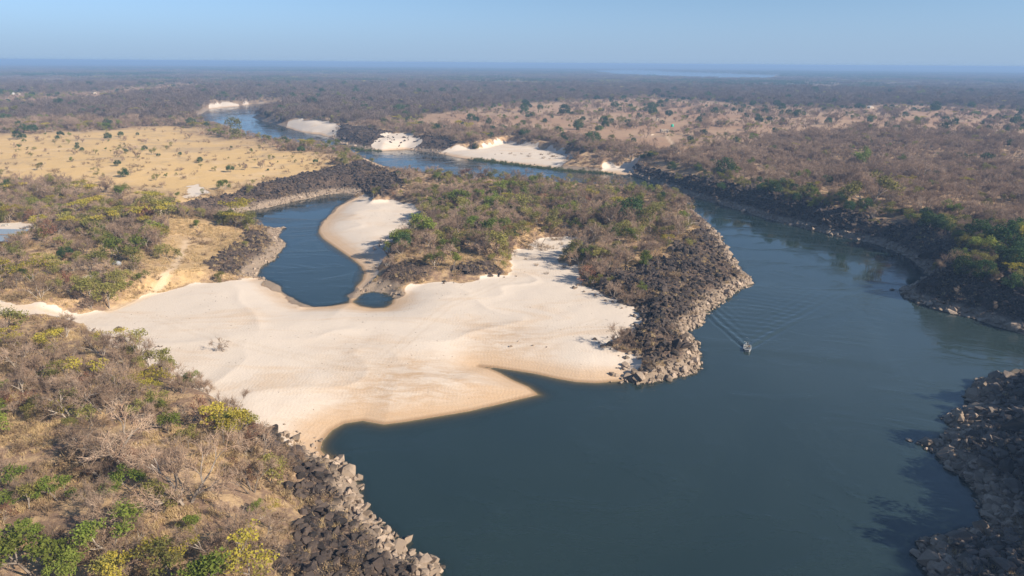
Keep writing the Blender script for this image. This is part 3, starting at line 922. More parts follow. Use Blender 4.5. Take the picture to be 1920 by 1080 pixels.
KINDS = ['bare', 'thorn', 'olive', 'green', 'yellow', 'ever', 'rust']
MIX = {  # share of each kind by region
 'near':   (0.41, 0.30, 0.16, 0.055, 0.035, 0.00, 0.04),
 'west':   (0.40, 0.19, 0.29, 0.035, 0.06, 0.005, 0.02),
 'island': (0.45, 0.13, 0.34, 0.04, 0.01, 0.01, 0.02),
 'edge':   (0.22, 0.08, 0.48, 0.10, 0.01, 0.11, 0.00),
 'right':  (0.885, 0.07, 0.025, 0.005, 0.01, 0.005, 0.00),
 'field':  (0.20, 0.50, 0.18, 0.07, 0.00, 0.05, 0.00),
 'scrub':  (0.46, 0.28, 0.15, 0.03, 0.01, 0.07, 0.00),
 'far':    (0.78, 0.06, 0.12, 0.01, 0.005, 0.025, 0.00),
}
REG = list(MIX)
MIXC = np.cumsum(np.array([MIX[k] for k in REG]), 1)
def place(n, r0, r1, per_area):
    x, y = fan_points(n, r0, r1)
    g = land(x, y)
    P3 = np.stack([x, y, g['h']], 1)
    px, py, dep = project(P3)
    reg = np.full(n, REG.index('far'))
    e = np.full(n, -60.0)
    e = sdf(x, y, ROCK['right'])
    left = px < 700
    reg[(px > 1150) & (py < 700)] = REG.index('right')
    reg[left & (py > 240)] = REG.index('west')
    reg[left & (py > 610)] = REG.index('near')
    reg[(px > 685) & (px < 1345) & (py > 325) & (py < 620)] = REG.index('island')
    reg[(e > -12) | ((px > 1500) & (py > 690))] = REG.index('edge')
    reg[g['ochre'] > 0.5] = REG.index('field')
    reg[(g['scrub'] > 0.5) & (e < -20)] = REG.index('scrub')
    reg[(g['r'] > 900) & (g['scrub'] < 0.5)] = REG.index('far')
    base = np.array([0.034, 0.044, 0.044, 0.090, 0.034, 0.0034, 0.008, 0.060])[reg]
    cl = fbm(x, y, 26, 91, 3)
    dens = base * np.where(reg == REG.index('scrub'), sstep(0.45, 0.78, cl) * 2.6 + 0.15, 0.45 + 1.2 * sstep(0.3, 0.62, cl))
    dens *= (1 - sstep(0.25, 0.6, g['sand'])) * np.where(g['d'] > 4.5, 1, 0) * (1 - 0.985 * sstep(0.3, 0.5, g['rock']) * (reg != REG.index('edge')))
    dens *= 1 - ((py > 690) & (px > 1500) & (px < 1965))
    dens *= np.where(reg == REG.index('edge'), 0.02 + 0.98 * sstep(8.5, 11.5, g['h'] + 4.0 * (px > 1500) * (py > 690)), 1)
    dens *= np.where(reg == REG.index('field'), 1.0, (1 - sstep(0.02, 0.55, g['ochre'])) ** 1.2)
    dens *= (1 - 0.93 * sstep(0.3, 0.6, g['grassy'])) * (1 - g['path']) * (1 - g['lake'])
    keep = RNG.random(n) < dens * per_area
    u = RNG.random(n)
    kind = (u[:, None] > MIXC[reg]).sum(1).clip(0, 6)
    sc = RNG.lognormal(0, 0.30, n) * np.array([1.0, 1.05, 1.0, 1.05, 1.1, 1.1, 1.0])[kind]
    sc *= np.array([0.90, 1.08, 1.05, 0.82, 0.9, 0.6, 0.9, 0.95])[reg]
    sc *= 1 - 0.28 * ((reg == REG.index('island')) & (py < 372))
    bank = (px > 330) & (px < 800) & (py > 232) & (py < 335) & (g['d'] < 45)
    sc *= 1 - 0.42 * bank
    keep &= ~(bank & (g['d'] < 9)) 
    return [q[keep] for q in (P3, kind, sc, reg, px, py, dep)]

def tall_corner():
    # the trees above the corner bank whose shadows reach over the water
    q = np.array([(2010, 830), (2040, 930), (1985, 985), (2075, 1040), (2110, 760), (2030, 1090), (2120, 900), (1990, 745)], float)
    xy = np.array([unproject(a, b, 7.0) for a, b in q])
    h = land(xy[:, 0], xy[:, 1])['h']
    n = len(q)
    px, py, dep = project(np.column_stack([xy, h]))
    return [np.column_stack([xy, h]), np.array([2, 0, 2, 5, 2, 0, 5, 2]), np.array([2.1, 1.6, 2.2, 2.0, 2.0, 1.7, 1.8, 1.8]), np.full(n, 3), px, py, dep]
A_ = place(60000, 45, 700, 0.5 * 2 * R(54) * (700 ** 2 - 45 ** 2) / 60000)
B_ = place(170000, 700, 2300, 0.5 * 2 * R(54) * (2300 ** 2 - 700 ** 2) / 170000 * 0.75)
B_[2] *= 1.2
TP, TK, TS, TR, TX, TY, TD = (np.concatenate([p, q]) for p, q in zip(A_, B_))
TP, TK, TS, TR, TX, TY, TD = (np.concatenate([p, q]) for p, q in zip((TP, TK, TS, TR, TX, TY, TD), tall_corner()))

def height(x, y):
    """ground height read off the fan of rows"""
    u = np.clip((math.atan2(x, y) - ang[0]) / (ang[1] - ang[0]), 0, NA - 1.001)
    r_ = math.hypot(x, y)
    i = int(np.clip(np.searchsorted(rows, r_) - 1, 0, NR - 2))
    v = np.clip((r_ - rows[i]) / (rows[i + 1] - rows[i]), 0, 1)
    j = int(u)
    u -= j
    Z = Z2[:, :, 2]
    return (Z[i, j] * (1 - u) + Z[i, j + 1] * u) * (1 - v) + (Z[i + 1, j] * (1 - u) + Z[i + 1, j + 1] * u) * v

def at(px, py, z0=8.0):
    """the spot on the ground seen at a photo position"""
    z = z0
    for _ in range(14):
        p = unproject(px, py, z)
        h = float(height(p[0], p[1]))
        z = 0.5 * z + 0.5 * max(h, 0.0)
    return np.array([p[0], p[1], h])

NAME = dict(bare='bare_tree', thorn='thorn_bush', olive='olive_green_tree', green='green_tree', yellow='yellow_tree', ever='evergreen_tree', rust='rusty_tree')
LOOK = dict(bare='leafless grey-brown tree', thorn='low brown thorn bush', olive='olive-green leafy tree', green='bright green tree',
            yellow='yellow flat-topped tree', ever='dark green evergreen tree', rust='rusty red-brown tree')
CAT = dict(bare='tree', thorn='bush', olive='tree', green='tree', yellow='tree', ever='tree', rust='tree')
MESH_H = {k: [max(v.co.z for v in m_.vertices) for m_ in WHOLE[k]] for k in KINDS}

def add_tree(kind, pos, height, rz, var, label, group, parts):
    var %= NVAR[kind]
    s = height / MESH_H[kind][var]
    if parts:
        t = bpy.data.objects.new(NAME[kind], None)
        COL.objects.link(t)
        t.empty_display_size = 0.3
        for nm, me_ in zip(('trunk', 'crown'), PARTS[kind][var]):
            if me_:
                c = bpy.data.objects.new(nm, me_)
                COL.objects.link(c)
                c.parent = t
    else:
        t = bpy.data.objects.new(NAME[kind], WHOLE[kind][var])
        COL.objects.link(t)
    t.location = pos
    t.rotation_euler = (0, 0, rz)
    t.scale = (s, s, s)
    tag(t, label, CAT[kind], group)
    return t

# trees and bushes that stand out in the photograph: foot of the trunk, kind, height in metres
HERO = [
 (75, 1080, 'green', 9.0, 'large bright green tree at the bottom left corner, pale leaning trunk'),
 (322, 1100, 'olive', 7.6, 'olive-orange tree at the bottom edge, beside the bright green tree'),
 (392, 1110, 'green', 8.6, 'bright green tree at the bottom edge between olive and yellow-green crowns'),
 (468, 1112, 'yellow', 7.6, 'yellow-green tree at the bottom edge next to the dark boulders'),
 (128, 1095, 'green', 4.5, 'small bright green tree under the large corner tree'),
 (112, 940, 'green', 4.6, 'yellowish green tree alone in pale grass on the near slope'),
 (55, 955, 'olive', 4.6, 'olive-green tree at the left edge beside the yellowish green one'),
 (318, 812, 'green', 5.0, 'round yellow-green tree on the near slope, below the rusty tree'),
 (436, 818, 'yellow', 4.4, 'yellow tree at the tip of the near slope, overlooking the sandbar'),
 (420, 800, 'green', 4.0, 'small dark green tree on the sandbar edge behind the yellow tree'),
 (378, 790, 'rust', 5.4, 'rusty red-brown tree on the sandbar edge of the near slope'),
 (330, 868, 'bare', 5.6, 'white-barked leafless tree in the middle of the near slope'),
 (292, 885, 'bare', 5.0, 'thin leafless tree beside the white-barked one'),
 (508, 905, 'olive', 6.0, 'slender pale green tree beside the dark boulder bank'),
 (372, 1005, 'green', 3.6, 'small green tree above the bottom edge crowns'),
 (440, 1000, 'bare', 5.2, 'feathery pale grey leafless tree above the yellow-green crown'),
 (480, 968, 'green', 3.0, 'small rounded green bush beside the feathery grey tree'),
 (502, 975, 'yellow', 3.0, 'small golden yellow bush at the edge of the dark boulders'),
 (450, 900, 'rust', 4.0, 'dark rusty bush on the near slope above the boulders'),
 (128, 705, 'yellow', 4.2, 'yellow tree among grey leafless trees at the left'),
 (45, 740, 'bare', 8.0, 'tall spreading leafless tree at the left edge of the near slope'),
 (195, 720, 'bare', 5.0, 'grey leafless tree by the rim of the sandbar'),
 (6, 775, 'yellow', 3.8, 'bright yellow tree cut by the left edge'),
 (330, 735, 'bare', 4.2, 'pale flat-topped leafless tree at the sandbar rim'),
 (412, 656, 'thorn', 3.6, 'lone thin bush standing in the middle of the sandbar'),
 (75, 440, 'yellow', 8.2, 'yellow flat-topped tree just beyond the blue-roofed building'),
 (180, 398, 'yellow', 7.8, 'bright yellow flat-topped tree among bare trees by the field'),
 (140, 390, 'yellow', 7.4, 'dark-stemmed yellow-green tree between other yellow crowns by the field'),
 (100, 385, 'yellow', 5.4, 'pale yellow-green tree left of the green one near the field'),
 (62, 500, 'yellow', 5.0, 'yellow tree below the blue-roofed building'),
 (15, 540, 'yellow', 6.0, 'yellow tree at the left edge above the sandy track'),
 (265, 530, 'green', 4.6, 'round yellow-green bush near the sandbar path'),
 (135, 535, 'rust', 5.6, 'orange-brown rounded tree beside the small sand clearing'),
 (240, 540, 'green', 2.6, 'small dark green bush beside the sandbar path'),
 (240, 460, 'olive', 5.4, 'olive-yellow tree above the grassy spur'),
 (200, 440, 'green', 4.0, 'small green tree in the grey bush'),
 (235, 292, 'olive', 3.0, 'small olive tree standing in the golden field'),
 (293, 338, 'olive', 4.6, 'brownish tree at the lower edge of the golden field'),
 (180, 322, 'olive', 3.6, 'round olive bush in the lower golden field'),
 (145, 273, 'ever', 3.0, 'dark green bush in the golden field'),
 (108, 262, 'ever', 4.4, 'dark green tree at the upper left of the golden field'),
 (258, 254, 'ever', 3.4, 'small dark green tree at the upper rim of the golden field'),
 (484, 264, 'olive', 6.5, 'grey-green tree on the river edge of the golden field'),
 (551, 277, 'ever', 5.5, 'dark tree leaning over the upstream river'),
 (332, 372, 'green', 4.0, 'green upright bush beside the bare sand patch'),
 (470, 362, 'olive', 5.4, 'grey-green feathery bush on the black lagoon rocks'),
 (652, 308, 'olive', 6.0, 'rounded grey-green bush by the sand spit'),
 (675, 300, 'green', 3.6, 'small fresh green bush at the head of the sand spit'),
 (460, 466, 'olive', 3.4, 'olive bush on the stony spur'),
 (815, 500, 'green', 6.8, 'bright green tree at the sandy edge of the island, dune side'),
 (850, 505, 'green', 6.6, 'bright green tree behind the rocky shoulder of the island'),
 (842, 470, 'green', 6.0, 'green tree at the back of the island shoulder cluster'),
 (926, 470, 'olive', 8.0, 'tall dark olive tree in the middle of the island'),
 (1010, 462, 'bare', 7.0, 'spreading leafless tree beside the island sand gully'),
 (1208, 500, 'green', 6.6, 'bright green tree on the river side of the island'),
 (1205, 550, 'green', 4.4, 'green bush among the dark island rocks'),
 (1145, 535, 'olive', 3.6, 'pale green bush at the sandbar corner of the island'),
 (1290, 475, 'olive', 6.5, 'olive tree at the river brink of the island'),
 (820, 342, 'green', 7.0, 'green tree at the channel edge of the island, beside the spit'),
 (995, 352, 'green', 8.0, 'tall green flat tree on the channel side of the island'),
 (1787, 238, 'ever', 11.0, 'large round dark evergreen in the pale field across the river'),
 (1752, 210, 'ever', 12.0, 'broad dark evergreen at the far side of the pale field'),
 (1625, 248, 'green', 9.0, 'round green tree at the rim of the right plateau bush'),
 (1678, 250, 'ever', 9.0, 'dark double-crowned tree near the grey hut'),
 (1085, 222, 'olive', 12.0, 'tall olive tree in the reddish field beyond the beach'),
 (1122, 248, 'ever', 8.0, 'dark round tree in the reddish field, beach side'),
 (1198, 222, 'ever', 8.0, 'dark round tree beside the two gabled huts'),
 (1310, 234, 'ever', 8.0, 'dark round tree right of the green water tank'),
 (1318, 222, 'ever', 8.0, 'dark tree with shadow beyond the unfinished house'),
 (1393, 205, 'ever', 9.0, 'lone dark round tree in the pinkish field'),
 (1660, 262, 'yellow', 7.0, 'yellow tree at the rim of the pale field'),
 (1620, 262, 'yellow', 6.0, 'yellow-green tree beside the plateau rim'),
 (1876, 302, 'yellow', 6.0, 'yellow flat-topped tree in the leafless plateau bush'),
 (1815, 330, 'yellow', 5.5, 'yellow tree low in the leafless plateau bush'),
 (1600, 285, 'green', 7.0, 'light green tree standing out of the plateau bush'),
 (40, 176, 'ever', 11.0, 'round dark tree at the left of the distant village'),
 (104, 173, 'ever', 11.0, 'dark tree in the middle of the distant village'),
 (232, 162, 'ever', 12.0, 'dark tree at the right of the distant village'),
]
hero_pos, hero_r, NTREE = [], [], 0
for i, (hx, hy, kind, hgt, lab) in enumerate(HERO):
    p = at(hx, hy)
    u_ = p[:2] / np.linalg.norm(p[:2])
    hero_pos += [p[:2], p[:2] - u_ * hgt * 0.75]; hero_r += [hgt * 0.38, hgt * 0.42]
    add_tree(kind, p, hgt, (i * 2.4) % 6.28, i, lab, None, True)

LAND = [
 (90, 1040, "in the bottom left corner"), (300, 1020, 'on the near slope by the bottom edge'), (430, 930, "beside the near dark boulders"),
 (250, 920, "in the near slope's pale grass"), (60, 860, 'on the near slope at the left edge'), (200, 820, 'on the upper near slope'),
 (360, 830, "around the round yellow-green tree"), (100, 740, "on the slope left of the sandbar"), (250, 720, "along the near sandbar rim"),
 (60, 650, 'just below the sandy track'), (60, 550, 'just above the sandy track'), (180, 540, 'around the small sand clearing'), (250, 490, 'by the dome tent'),
 (60, 470, 'around the blue-roofed building'), (160, 430, "beyond the blue-roofed building"), (270, 420, 'around the small tan hut'),
 (60, 370, "just short of the golden field"), (200, 360, "along the golden field's lower rim"), (330, 350, 'beside the bare sand patch'),
 (450, 340, 'above the black lagoon rocks'), (420, 470, 'on the grassy spur by the lagoon'), (150, 300, 'in the golden field'), (420, 290, 'at the river end of the golden field'),
 (580, 300, "by the river below the sand slips"), (60, 235, "behind the golden field's left half"), (280, 225, 'around the small green tanks'),
 (720, 360, 'at the lagoon end of the island'), (820, 350, 'on the island near the sand spit'), (950, 350, 'along the channel side of the island'), (1120, 350, 'on the far shoulder of the island'),
 (860, 420, "on the island above the dune"), (980, 400, 'in the middle of the island'), (1100, 420, 'above the island sand gully'), (1220, 400, 'on the river end of the island'),
 (1200, 470, 'above the dark island rocks'), (820, 490, 'on the rocky shoulder of the island'), (1150, 540, 'at the sandbar corner of the island'),
 (720, 230, 'beyond the upstream channel'), (900, 255, 'behind the long white beach'), (1150, 285, "behind the little sand cove"),
 (1300, 325, 'on the shaded bank opposite the island'), (1450, 350, "on the shaded channel bend"), (1600, 385, "above the pale bank boulders"),
 (1750, 410, 'on the brink of the shaded bank'), (1870, 450, "on the shaded bank, frame edge"), (1400, 290, "on the plateau behind the bank"),
 (1550, 310, 'in the leafless plateau bush'), (1700, 300, "in the bush before the pale field"), (1850, 300, "in the plateau bush, frame edge"),
 (1750, 370, "just behind the shaded brink"), (1880, 390, "in the bush at right edge"), (1800, 240, 'in the pale field across the river'),
 (1500, 230, 'in the pinkish field'), (1280, 235, 'around the unfinished house'), (1100, 230, "in the reddish field"), (1650, 200, 'around the white-roofed farm'),
 (1300, 195, "beyond the reddish field"), (120, 185, 'around the distant village'), (1880, 760, 'on the rocky corner bank'),
]
LXY = np.array([(a, b) for a, b, _ in LAND], float)
LWT = np.array([1.0, 2.2])       # rows are foreshortened: weigh height in the picture more

# thin out what stands on the trees above or on houses
KEEPOUT = [(at(*q[:2])[:2], q[2]) for q in ((5, 452, 13), (10, 606, 7), (50, 608, 7), (90, 610, 7), (130, 612, 7), (160, 622, 6), (180, 640, 5), (120, 625, 5), (60, 622, 4), (300, 398, 6), (301, 410, 6), (303, 420, 5), (219, 494, 4), (1245, 250, 16), (1228, 224, 12), (1260, 262, 14), (1708, 240, 7))]
ok = np.ones(len(TP), bool)
for c, rr in list(zip(hero_pos, hero_r)) + KEEPOUT:
    ok &= (TP[:, 0] - c[0]) ** 2 + (TP[:, 1] - c[1]) ** 2 > rr * rr
TP, TK, TS, TR, TX, TY, TD = (q[ok] for q in (TP, TK, TS, TR, TX, TY, TD))
TV = RNG.integers(0, 60, len(TP))
TA = RNG.uniform(0, 6.28, len(TP))
inframe = (TX > 4) & (TX < 1916) & (TY > 0) & (TY < 1085)
CHOSEN, COUNT = [], {}
for ki, kind in enumerate(KINDS):
    sel = np.where((TK == ki))[0]
    hh = np.array(MESH_H[kind])[TV[sel] % NVAR[kind]] * TS[sel]
    size = np.where(inframe[sel], hh / TD[sel], -1)
    order = np.argsort(-size)
    n_ind = int(min(290 - sum(1 for q in HERO if q[2] == kind), (size > 0.0042).sum()))
    for j in order[:n_ind]:
        i = sel[j]
        q = int(np.argmin((((LXY - (TX[i], TY[i])) * LWT) ** 2).sum(1)))
        CHOSEN.append((kind, q, i, hh[j]))
    rs = sel[order[n_ind:]]
    if kind == 'bare':       # the closed woodland beyond the fields
        far_ = (TD[rs] > 820) & (TR[rs] == REG.index('far'))
        fr_, rs = rs[far_], rs[~far_]
        rot = np.zeros((len(fr_), 3)); rot[:, 2] = TA[fr_]
        tag(instancer('closed_woodland', TP[fr_], np.repeat(TS[fr_][:, None], 3, 1), rot, TV[fr_] % len(DENSE), DENSE),
            'mass of dark leafless woodland beyond the fields')
    if len(rs):
        s3 = np.repeat(TS[rs][:, None], 3, 1)
        rot = np.zeros((len(rs), 3)); rot[:, 2] = TA[rs]
        o = instancer({'bare': 'dry_woodland', 'thorn': 'thorn_thicket', 'olive': 'olive_woodland', 'green': 'green_woodland', 'yellow': 'yellow_woodland',
                       'ever': 'evergreen_woodland', 'rust': 'rusty_woodland'}[kind], TP[rs], s3, rot, TV[rs] % NVAR[kind], WHOLE[kind])
        tag(o, 'mass of ' + LOOK[kind].replace('tree', 'trees').replace('bush', 'bushes') + ' spread over the plain')
# each kind around each landmark is told off in rows (near to far), then from left to right
ORD = ['first', 'second', 'third', 'fourth', 'fifth', 'sixth', 'seventh', 'eighth', 'ninth', 'tenth', 'eleventh', 'twelfth']
SETS = {}
for c in CHOSEN:
    SETS.setdefault(c[:2], []).append(c)
for (kind, q), cs in SETS.items():
    base = LOOK[kind] + ' ' + LAND[q][2]
    grp = LOOK[kind].replace('tree', 'trees').replace('bush', 'bushes') + ' ' + LAND[q][2]
    cs.sort(key=lambda c: -TY[c[2]])
    nr = max(1, math.ceil(len(cs) / 9))
    names = [''] if nr == 1 else ['front row', 'back row'] if nr == 2 else ['front row', 'middle row', 'back row'] if nr == 3 else \
        ['front row'] + [ORD[k] + ' row' for k in range(1, nr - 1)] + ['back row']
    per = math.ceil(len(cs) / nr)
    for k in range(nr):
        row = sorted(cs[k * per:(k + 1) * per], key=lambda c: TX[c[2]])
        for w, c in enumerate(row):
            lab = base
            if len(cs) > 1:
                pos = 'leftmost' if w == 0 else 'rightmost' if w == len(row) - 1 else ORD[w] + ' from left'
                lab += ', ' + (names[k] + ' ' if names[k] else '') + (pos if len(row) > 1 else '')
            i = c[2]
            add_tree(kind, TP[i], c[3], TA[i], int(TV[i]), lab.strip(' ,'), grp if len(cs) > 1 else None, c[3] / TD[i] > 0.0115 or kind == 'yellow')

# far woodland, a few kilometres out
x, y = fan_points(64000, 2300, 9000, R(46))
g = land(x, y)
n_ = fbm(x, y, 500, 15, 4)
keep = (RNG.random(len(x)) < 0.25 + 0.75 * sstep(0.36, 0.48, n_)) & (g['lake'] < 0.02) & ((sdf(x, y, LAKE, 400) < -330) | (RNG.random(len(x)) < 0.25))
pw = np.stack([x, y, g['h']], 1)[keep]
dark = fbm(x, y, 900, 25, 3)[keep] + 0.18 * sstep(-500, 2500, pw[:, 0]) * sstep(2600, 3600, pw[:, 1])
kk = np.where(RNG.random(len(pw)) < sstep(0.45, 0.70, dark) * 0.9, 1, np.where(RNG.random(len(pw)) < 0.12, 2, 0))
for i, (kind, nm) in enumerate((('bare', 'far_dry_woodland'), ('ever', 'far_evergreen_woodland'), ('olive', 'far_olive_woodland'))):
    p = pw[kk == i]
    s3 = np.repeat(RNG.uniform(0.9, 1.7, (len(p), 1)), 3, 1)
    rot = np.zeros((len(p), 3)); rot[:, 2] = RNG.uniform(0, 6.28, len(p))
    tag(instancer(nm, p, s3, rot, RNG.integers(0, 4, len(p)), CLUMPS[kind]), 'far-off mass of ' + LOOK[kind].replace('tree', 'trees') + ' fading into haze')

# undergrowth and grass
def ground_cover(name, kind, n, r1, dens_fn, smin_, smax_, label):
    x, y = fan_points(n, 45, r1)
    g = land(x, y)
    area = 0.5 * 2 * R(54) * (r1 ** 2 - 45 ** 2) / n
    keep = RNG.random(n) < dens_fn(x, y, g) * area
    p = np.stack([x, y, g['h'] - 0.02], 1)[keep]
    s3 = np.repeat(RNG.uniform(smin_, smax_, (len(p), 1)), 3, 1)
    rot = np.zeros((len(p), 3)); rot[:, 2] = RNG.uniform(0, 6.28, len(p))
    tag(instancer(name, p, s3, rot, RNG.integers(0, NVAR[kind], len(p)), WHOLE[kind]), label)
    return len(p)
def d_shrub(x, y, g):
    v = 0.14 * sstep(0.40, 0.72, fbm(x, y, 12, 5, 3)) * (1 - sstep(0.2, 0.5, g['sand'])) * (g['d'] > 3)
    v = v + 0.012 * (g['sand'] > 0.5) * (g['d'] > 20) * (x > -30) * (y > 255)
    return v * (1 - 0.55 * g['rock']) * (1 - 0.9 * g['ochre']) * (1 - 0.7 * g['grassy']) * (1 - g['path'])
def d_straw(x, y, g):
    v = 1.3 * sstep(0.34, 0.62, fbm(x, y, 9, 8, 3)) * (1 - sstep(0.1, 0.4, g['sand'])) * (g['d'] > 4)
    return v * (1 - 0.84 * sstep(0.3, 0.7, g['rock'])) * (1 - g['path'])
ground_cover('undergrowth', 'shrub', 90000, 620, d_shrub, 0.7, 1.9, 'low brown undergrowth between the trees')
ground_cover('dry_grass', 'straw', 200000, 370, d_straw, 0.7, 1.5, 'tufts of straw-coloured dry grass on the slopes')
x, y = fan_points(60000, 100, 420)          # twigs, dung and drift scraps that lie about the sand
g = land(x, y)
keep = (g['sand'] > 0.7) & (g['d'] > 2) & (RNG.random(len(x)) < 0.02 + 0.22 * sstep(0.5, 0.75, fbm(x, y, 22, 33, 3)))
p = np.stack([x, y, g['h'] + 0.02], 1)[keep]
rot = RNG.uniform(-0.4, 0.4, (len(p), 3)); rot[:, 2] = RNG.uniform(0, 6.28, len(p))
DEBRIS = p, rot
strip = poly([(885, 299), (940, 306), (1000, 313), (1050, 319), (1120, 324), (1150, 327)], 0)
rx = []
for a_, b_ in zip(strip[:-1], strip[1:]):
    m_ = int(np.linalg.norm(b_ - a_) * 4)
    t = RNG.random((m_, 1))
    rx.append(a_ + (b_ - a_) * t + RNG.normal(size=(m_, 2)) * 2.2)
strip2 = poly([(640, 274), (680, 281), (715, 284)], 0)
for a_, b_ in zip(strip2[:-1], strip2[1:]):
    m_ = int(np.linalg.norm(b_ - a_) * 2)
    rx.append(a_ + (b_ - a_) * RNG.random((m_, 1)) + RNG.normal(size=(m_, 2)) * 2.0)
rx = np.concatenate(rx)
g = land(rx[:, 0], rx[:, 1])
p = np.stack([rx[:, 0], rx[:, 1], np.maximum(g['h'], -0.3)], 1)
rot = np.zeros((len(p), 3)); rot[:, 2] = RNG.uniform(0, 6.28, len(p))
tag(instancer('reeds', p, np.repeat(RNG.uniform(1.3, 2.6, (len(p), 1)), 3, 1), rot, RNG.integers(0, 3, len(p)), WHOLE['reed']), 'dark green reeds along the far beach waterline')

# ------------------------------------------------------------------ stones
def stone_mesh(seed, squash):
    rg = np.random.default_rng(seed)
    bm = bmesh.new()
    for _ in range(15):
        v = rg.normal(size=3); v /= np.linalg.norm(v)
        v *= rg.uniform(0.75, 1.05)
        bm.verts.new((v[0] * 0.55 * rg.uniform(0.9, 1.2), v[1] * 0.45, v[2] * squash))
    r_ = bmesh.ops.convex_hull(bm, input=bm.verts)
    bmesh.ops.delete(bm, geom=list({e for e in r_['geom_interior'] if isinstance(e, bmesh.types.BMVert)}), context='VERTS')
    me = bpy.data.meshes.new('stone')
    bm.to_mesh(me); bm.free()
    me.materials.append(M_STONE)
    return me
STONES = [stone_mesh(300 + i, (0.42, 0.34, 0.5, 0.28)[i % 4]) for i in range(14)]
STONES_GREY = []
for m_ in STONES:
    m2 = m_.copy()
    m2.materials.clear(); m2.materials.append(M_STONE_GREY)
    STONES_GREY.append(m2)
CFG = {'near': (1.5, 0.6, 2.5), 'lagoon': (0.6, 0.8, 2.8), 'spur': (0.6, 0.6, 2.0), 'island': (1.2, 0.7, 2.6), 'shoulder': (0.25, 0.6, 2.0),
       'right': (0.8, 0.9, 3.6), 'corner': (1.5, 0.8, 2.8), 'far': (0.14, 1.3, 3.4)}
for nm, (dens, s0, s1) in CFG.items():
    pl = ROCK[nm]
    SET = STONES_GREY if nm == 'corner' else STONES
    lo, hi = pl.min(0) - 6, pl.max(0) + 6
    lo, hi = np.maximum(lo, (-400, 50)), np.minimum(hi, (400, 1200))
    n = int(min((hi - lo).prod() * dens, 120000))
    x, y = RNG.uniform(lo[0], hi[0], n), RNG.uniform(lo[1], hi[1], n)
    inside = sdf(x, y, pl) > -5
    x, y = x[inside], y[inside]
    g = land(x, y)
    rim = sstep(9, 1.0, g['d'])
    keep = ((g['rock'] > 0.35) | ((g['sand'] > 0.5) & (RNG.random(len(x)) < 0.13))) & (g['d'] > -1.2) & (RNG.random(len(x)) < np.maximum(rim, 0.35 + 0.65 * sstep(0.35, 0.6, fbm(x, y, 14, 66, 3))))
    keep &= np.hypot(x, y) < 1000
    px, py, dep = project(np.stack([x, y, g['h']], 1))
    keep &= (px > -300) & (px < 2300) & (py < 1300)
    x, y, h, d, px, py, dep = (q[keep] for q in (x, y, g['h'], g['d'], px, py, dep))
    s = s0 + (s1 - s0) * RNG.random(len(x)) ** 2.6
    big = RNG.random(len(x)) < 0.035
    s[big] *= 2.0
    s[d < 0] *= 0.75
    p = np.stack([x, y, h + s * 0.08], 1)
    rot = np.stack([RNG.normal(0, 0.35, len(x)), RNG.normal(0, 0.35, len(x)), RNG.uniform(0, 6.28, len(x))], 1)
    s3 = s[:, None] * RNG.uniform(0.8, 1.25, (len(x), 3))
    iv = RNG.integers(0, len(STONES), len(x))
    show = np.where((px > 0) & (px < 1920) & (py < 1080) & (py > 0), s / dep, -1)
    order = np.argsort(-show)
    ni = int(min(290, (show > 0.0035).sum()))
    for j in order[:ni]:
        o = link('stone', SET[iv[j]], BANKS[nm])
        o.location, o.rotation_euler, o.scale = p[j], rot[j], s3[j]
    rs = order[ni:]
    if len(rs):
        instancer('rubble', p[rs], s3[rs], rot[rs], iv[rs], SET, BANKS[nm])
    print('STONES', nm, len(x), ni)
print('TREES', len(TP))

p, rot = DEBRIS
tag(instancer('debris', p, np.column_stack([RNG.uniform(0.15, 0.55, len(p)), RNG.uniform(0.08, 0.3, len(p)), RNG.uniform(0.1, 0.3, len(p))]), rot,
    RNG.integers(0, len(STONES), len(p)), STONES), 'small dark scraps strewn over the pale sand')

# ------------------------------------------------------------------ boulders and driftwood lying on the sand
def boulder(px, py, size, label, var=0, squash=1.0, rz=0.0, group=None, mat=None):
    p = at(px, py, 2.0)
    o = link('boulder', STONES[var % len(STONES)])
    o.location = (p[0], p[1], max(p[2], -0.2) + size * 0.12)
    o.rotation_euler = (0.15, -0.1, rz)
    o.scale = (size * 1.15, size, size * squash)
    return tag(o, label, 'boulder', group)
G1 = 'loose boulders on the sandbar by the island rocks'
for i, (bx, by, bs, lab) in enumerate([
    (1180, 663, 1.5, 'small dark boulder on sand, topmost of those off the island rocks'), (1175, 671, 1.7, 'flat dark boulder on sand below the topmost loose one'),
    (1174, 686, 2.2, 'dark boulder with a long shadow on the sandbar tip'), (1200, 672, 1.8, 'grey boulder on sand between loose boulders and island rocks'),
    (1209, 675, 2.0, 'grey boulder touching the island rocks, beside the sandbar tip'), (1176, 706, 2.6, 'large boulder at the waterline of the sandbar tip'),
    (1192, 712, 2.8, 'big grey boulder in the shallows off the sandbar tip'), (1208, 700, 2.0, 'grey boulder between tip and island rubble'),
    (1225, 655, 1.6, 'dark boulder in a sandy gap of the island rocks'), (1232, 663, 1.4, 'small dark boulder in the sandy gap, lower one')]):
    boulder(bx, by, bs, lab, i, 0.9, i * 1.3, G1)
G2 = 'dark ledge rocks on the sandbar'
for i, (bx, by, bs, lab) in enumerate([
    (1132, 650, 2.2, 'left end rock of the dark ledge on the sandbar'), (1143, 647, 2.6, 'second rock of the dark ledge on the sandbar'),
    (1153, 644, 2.6, 'middle rock of the dark ledge on the sandbar'), (1162, 640, 2.4, 'fourth rock of the dark ledge on the sandbar'),
    (1172, 635, 2.4, 'fifth rock of the dark ledge, near the island'), (1184, 630, 2.6, 'last rock of the dark ledge, against the island rubble')]):
    boulder(bx, by, bs, lab, i + 3, 0.75, 0.5, G2)
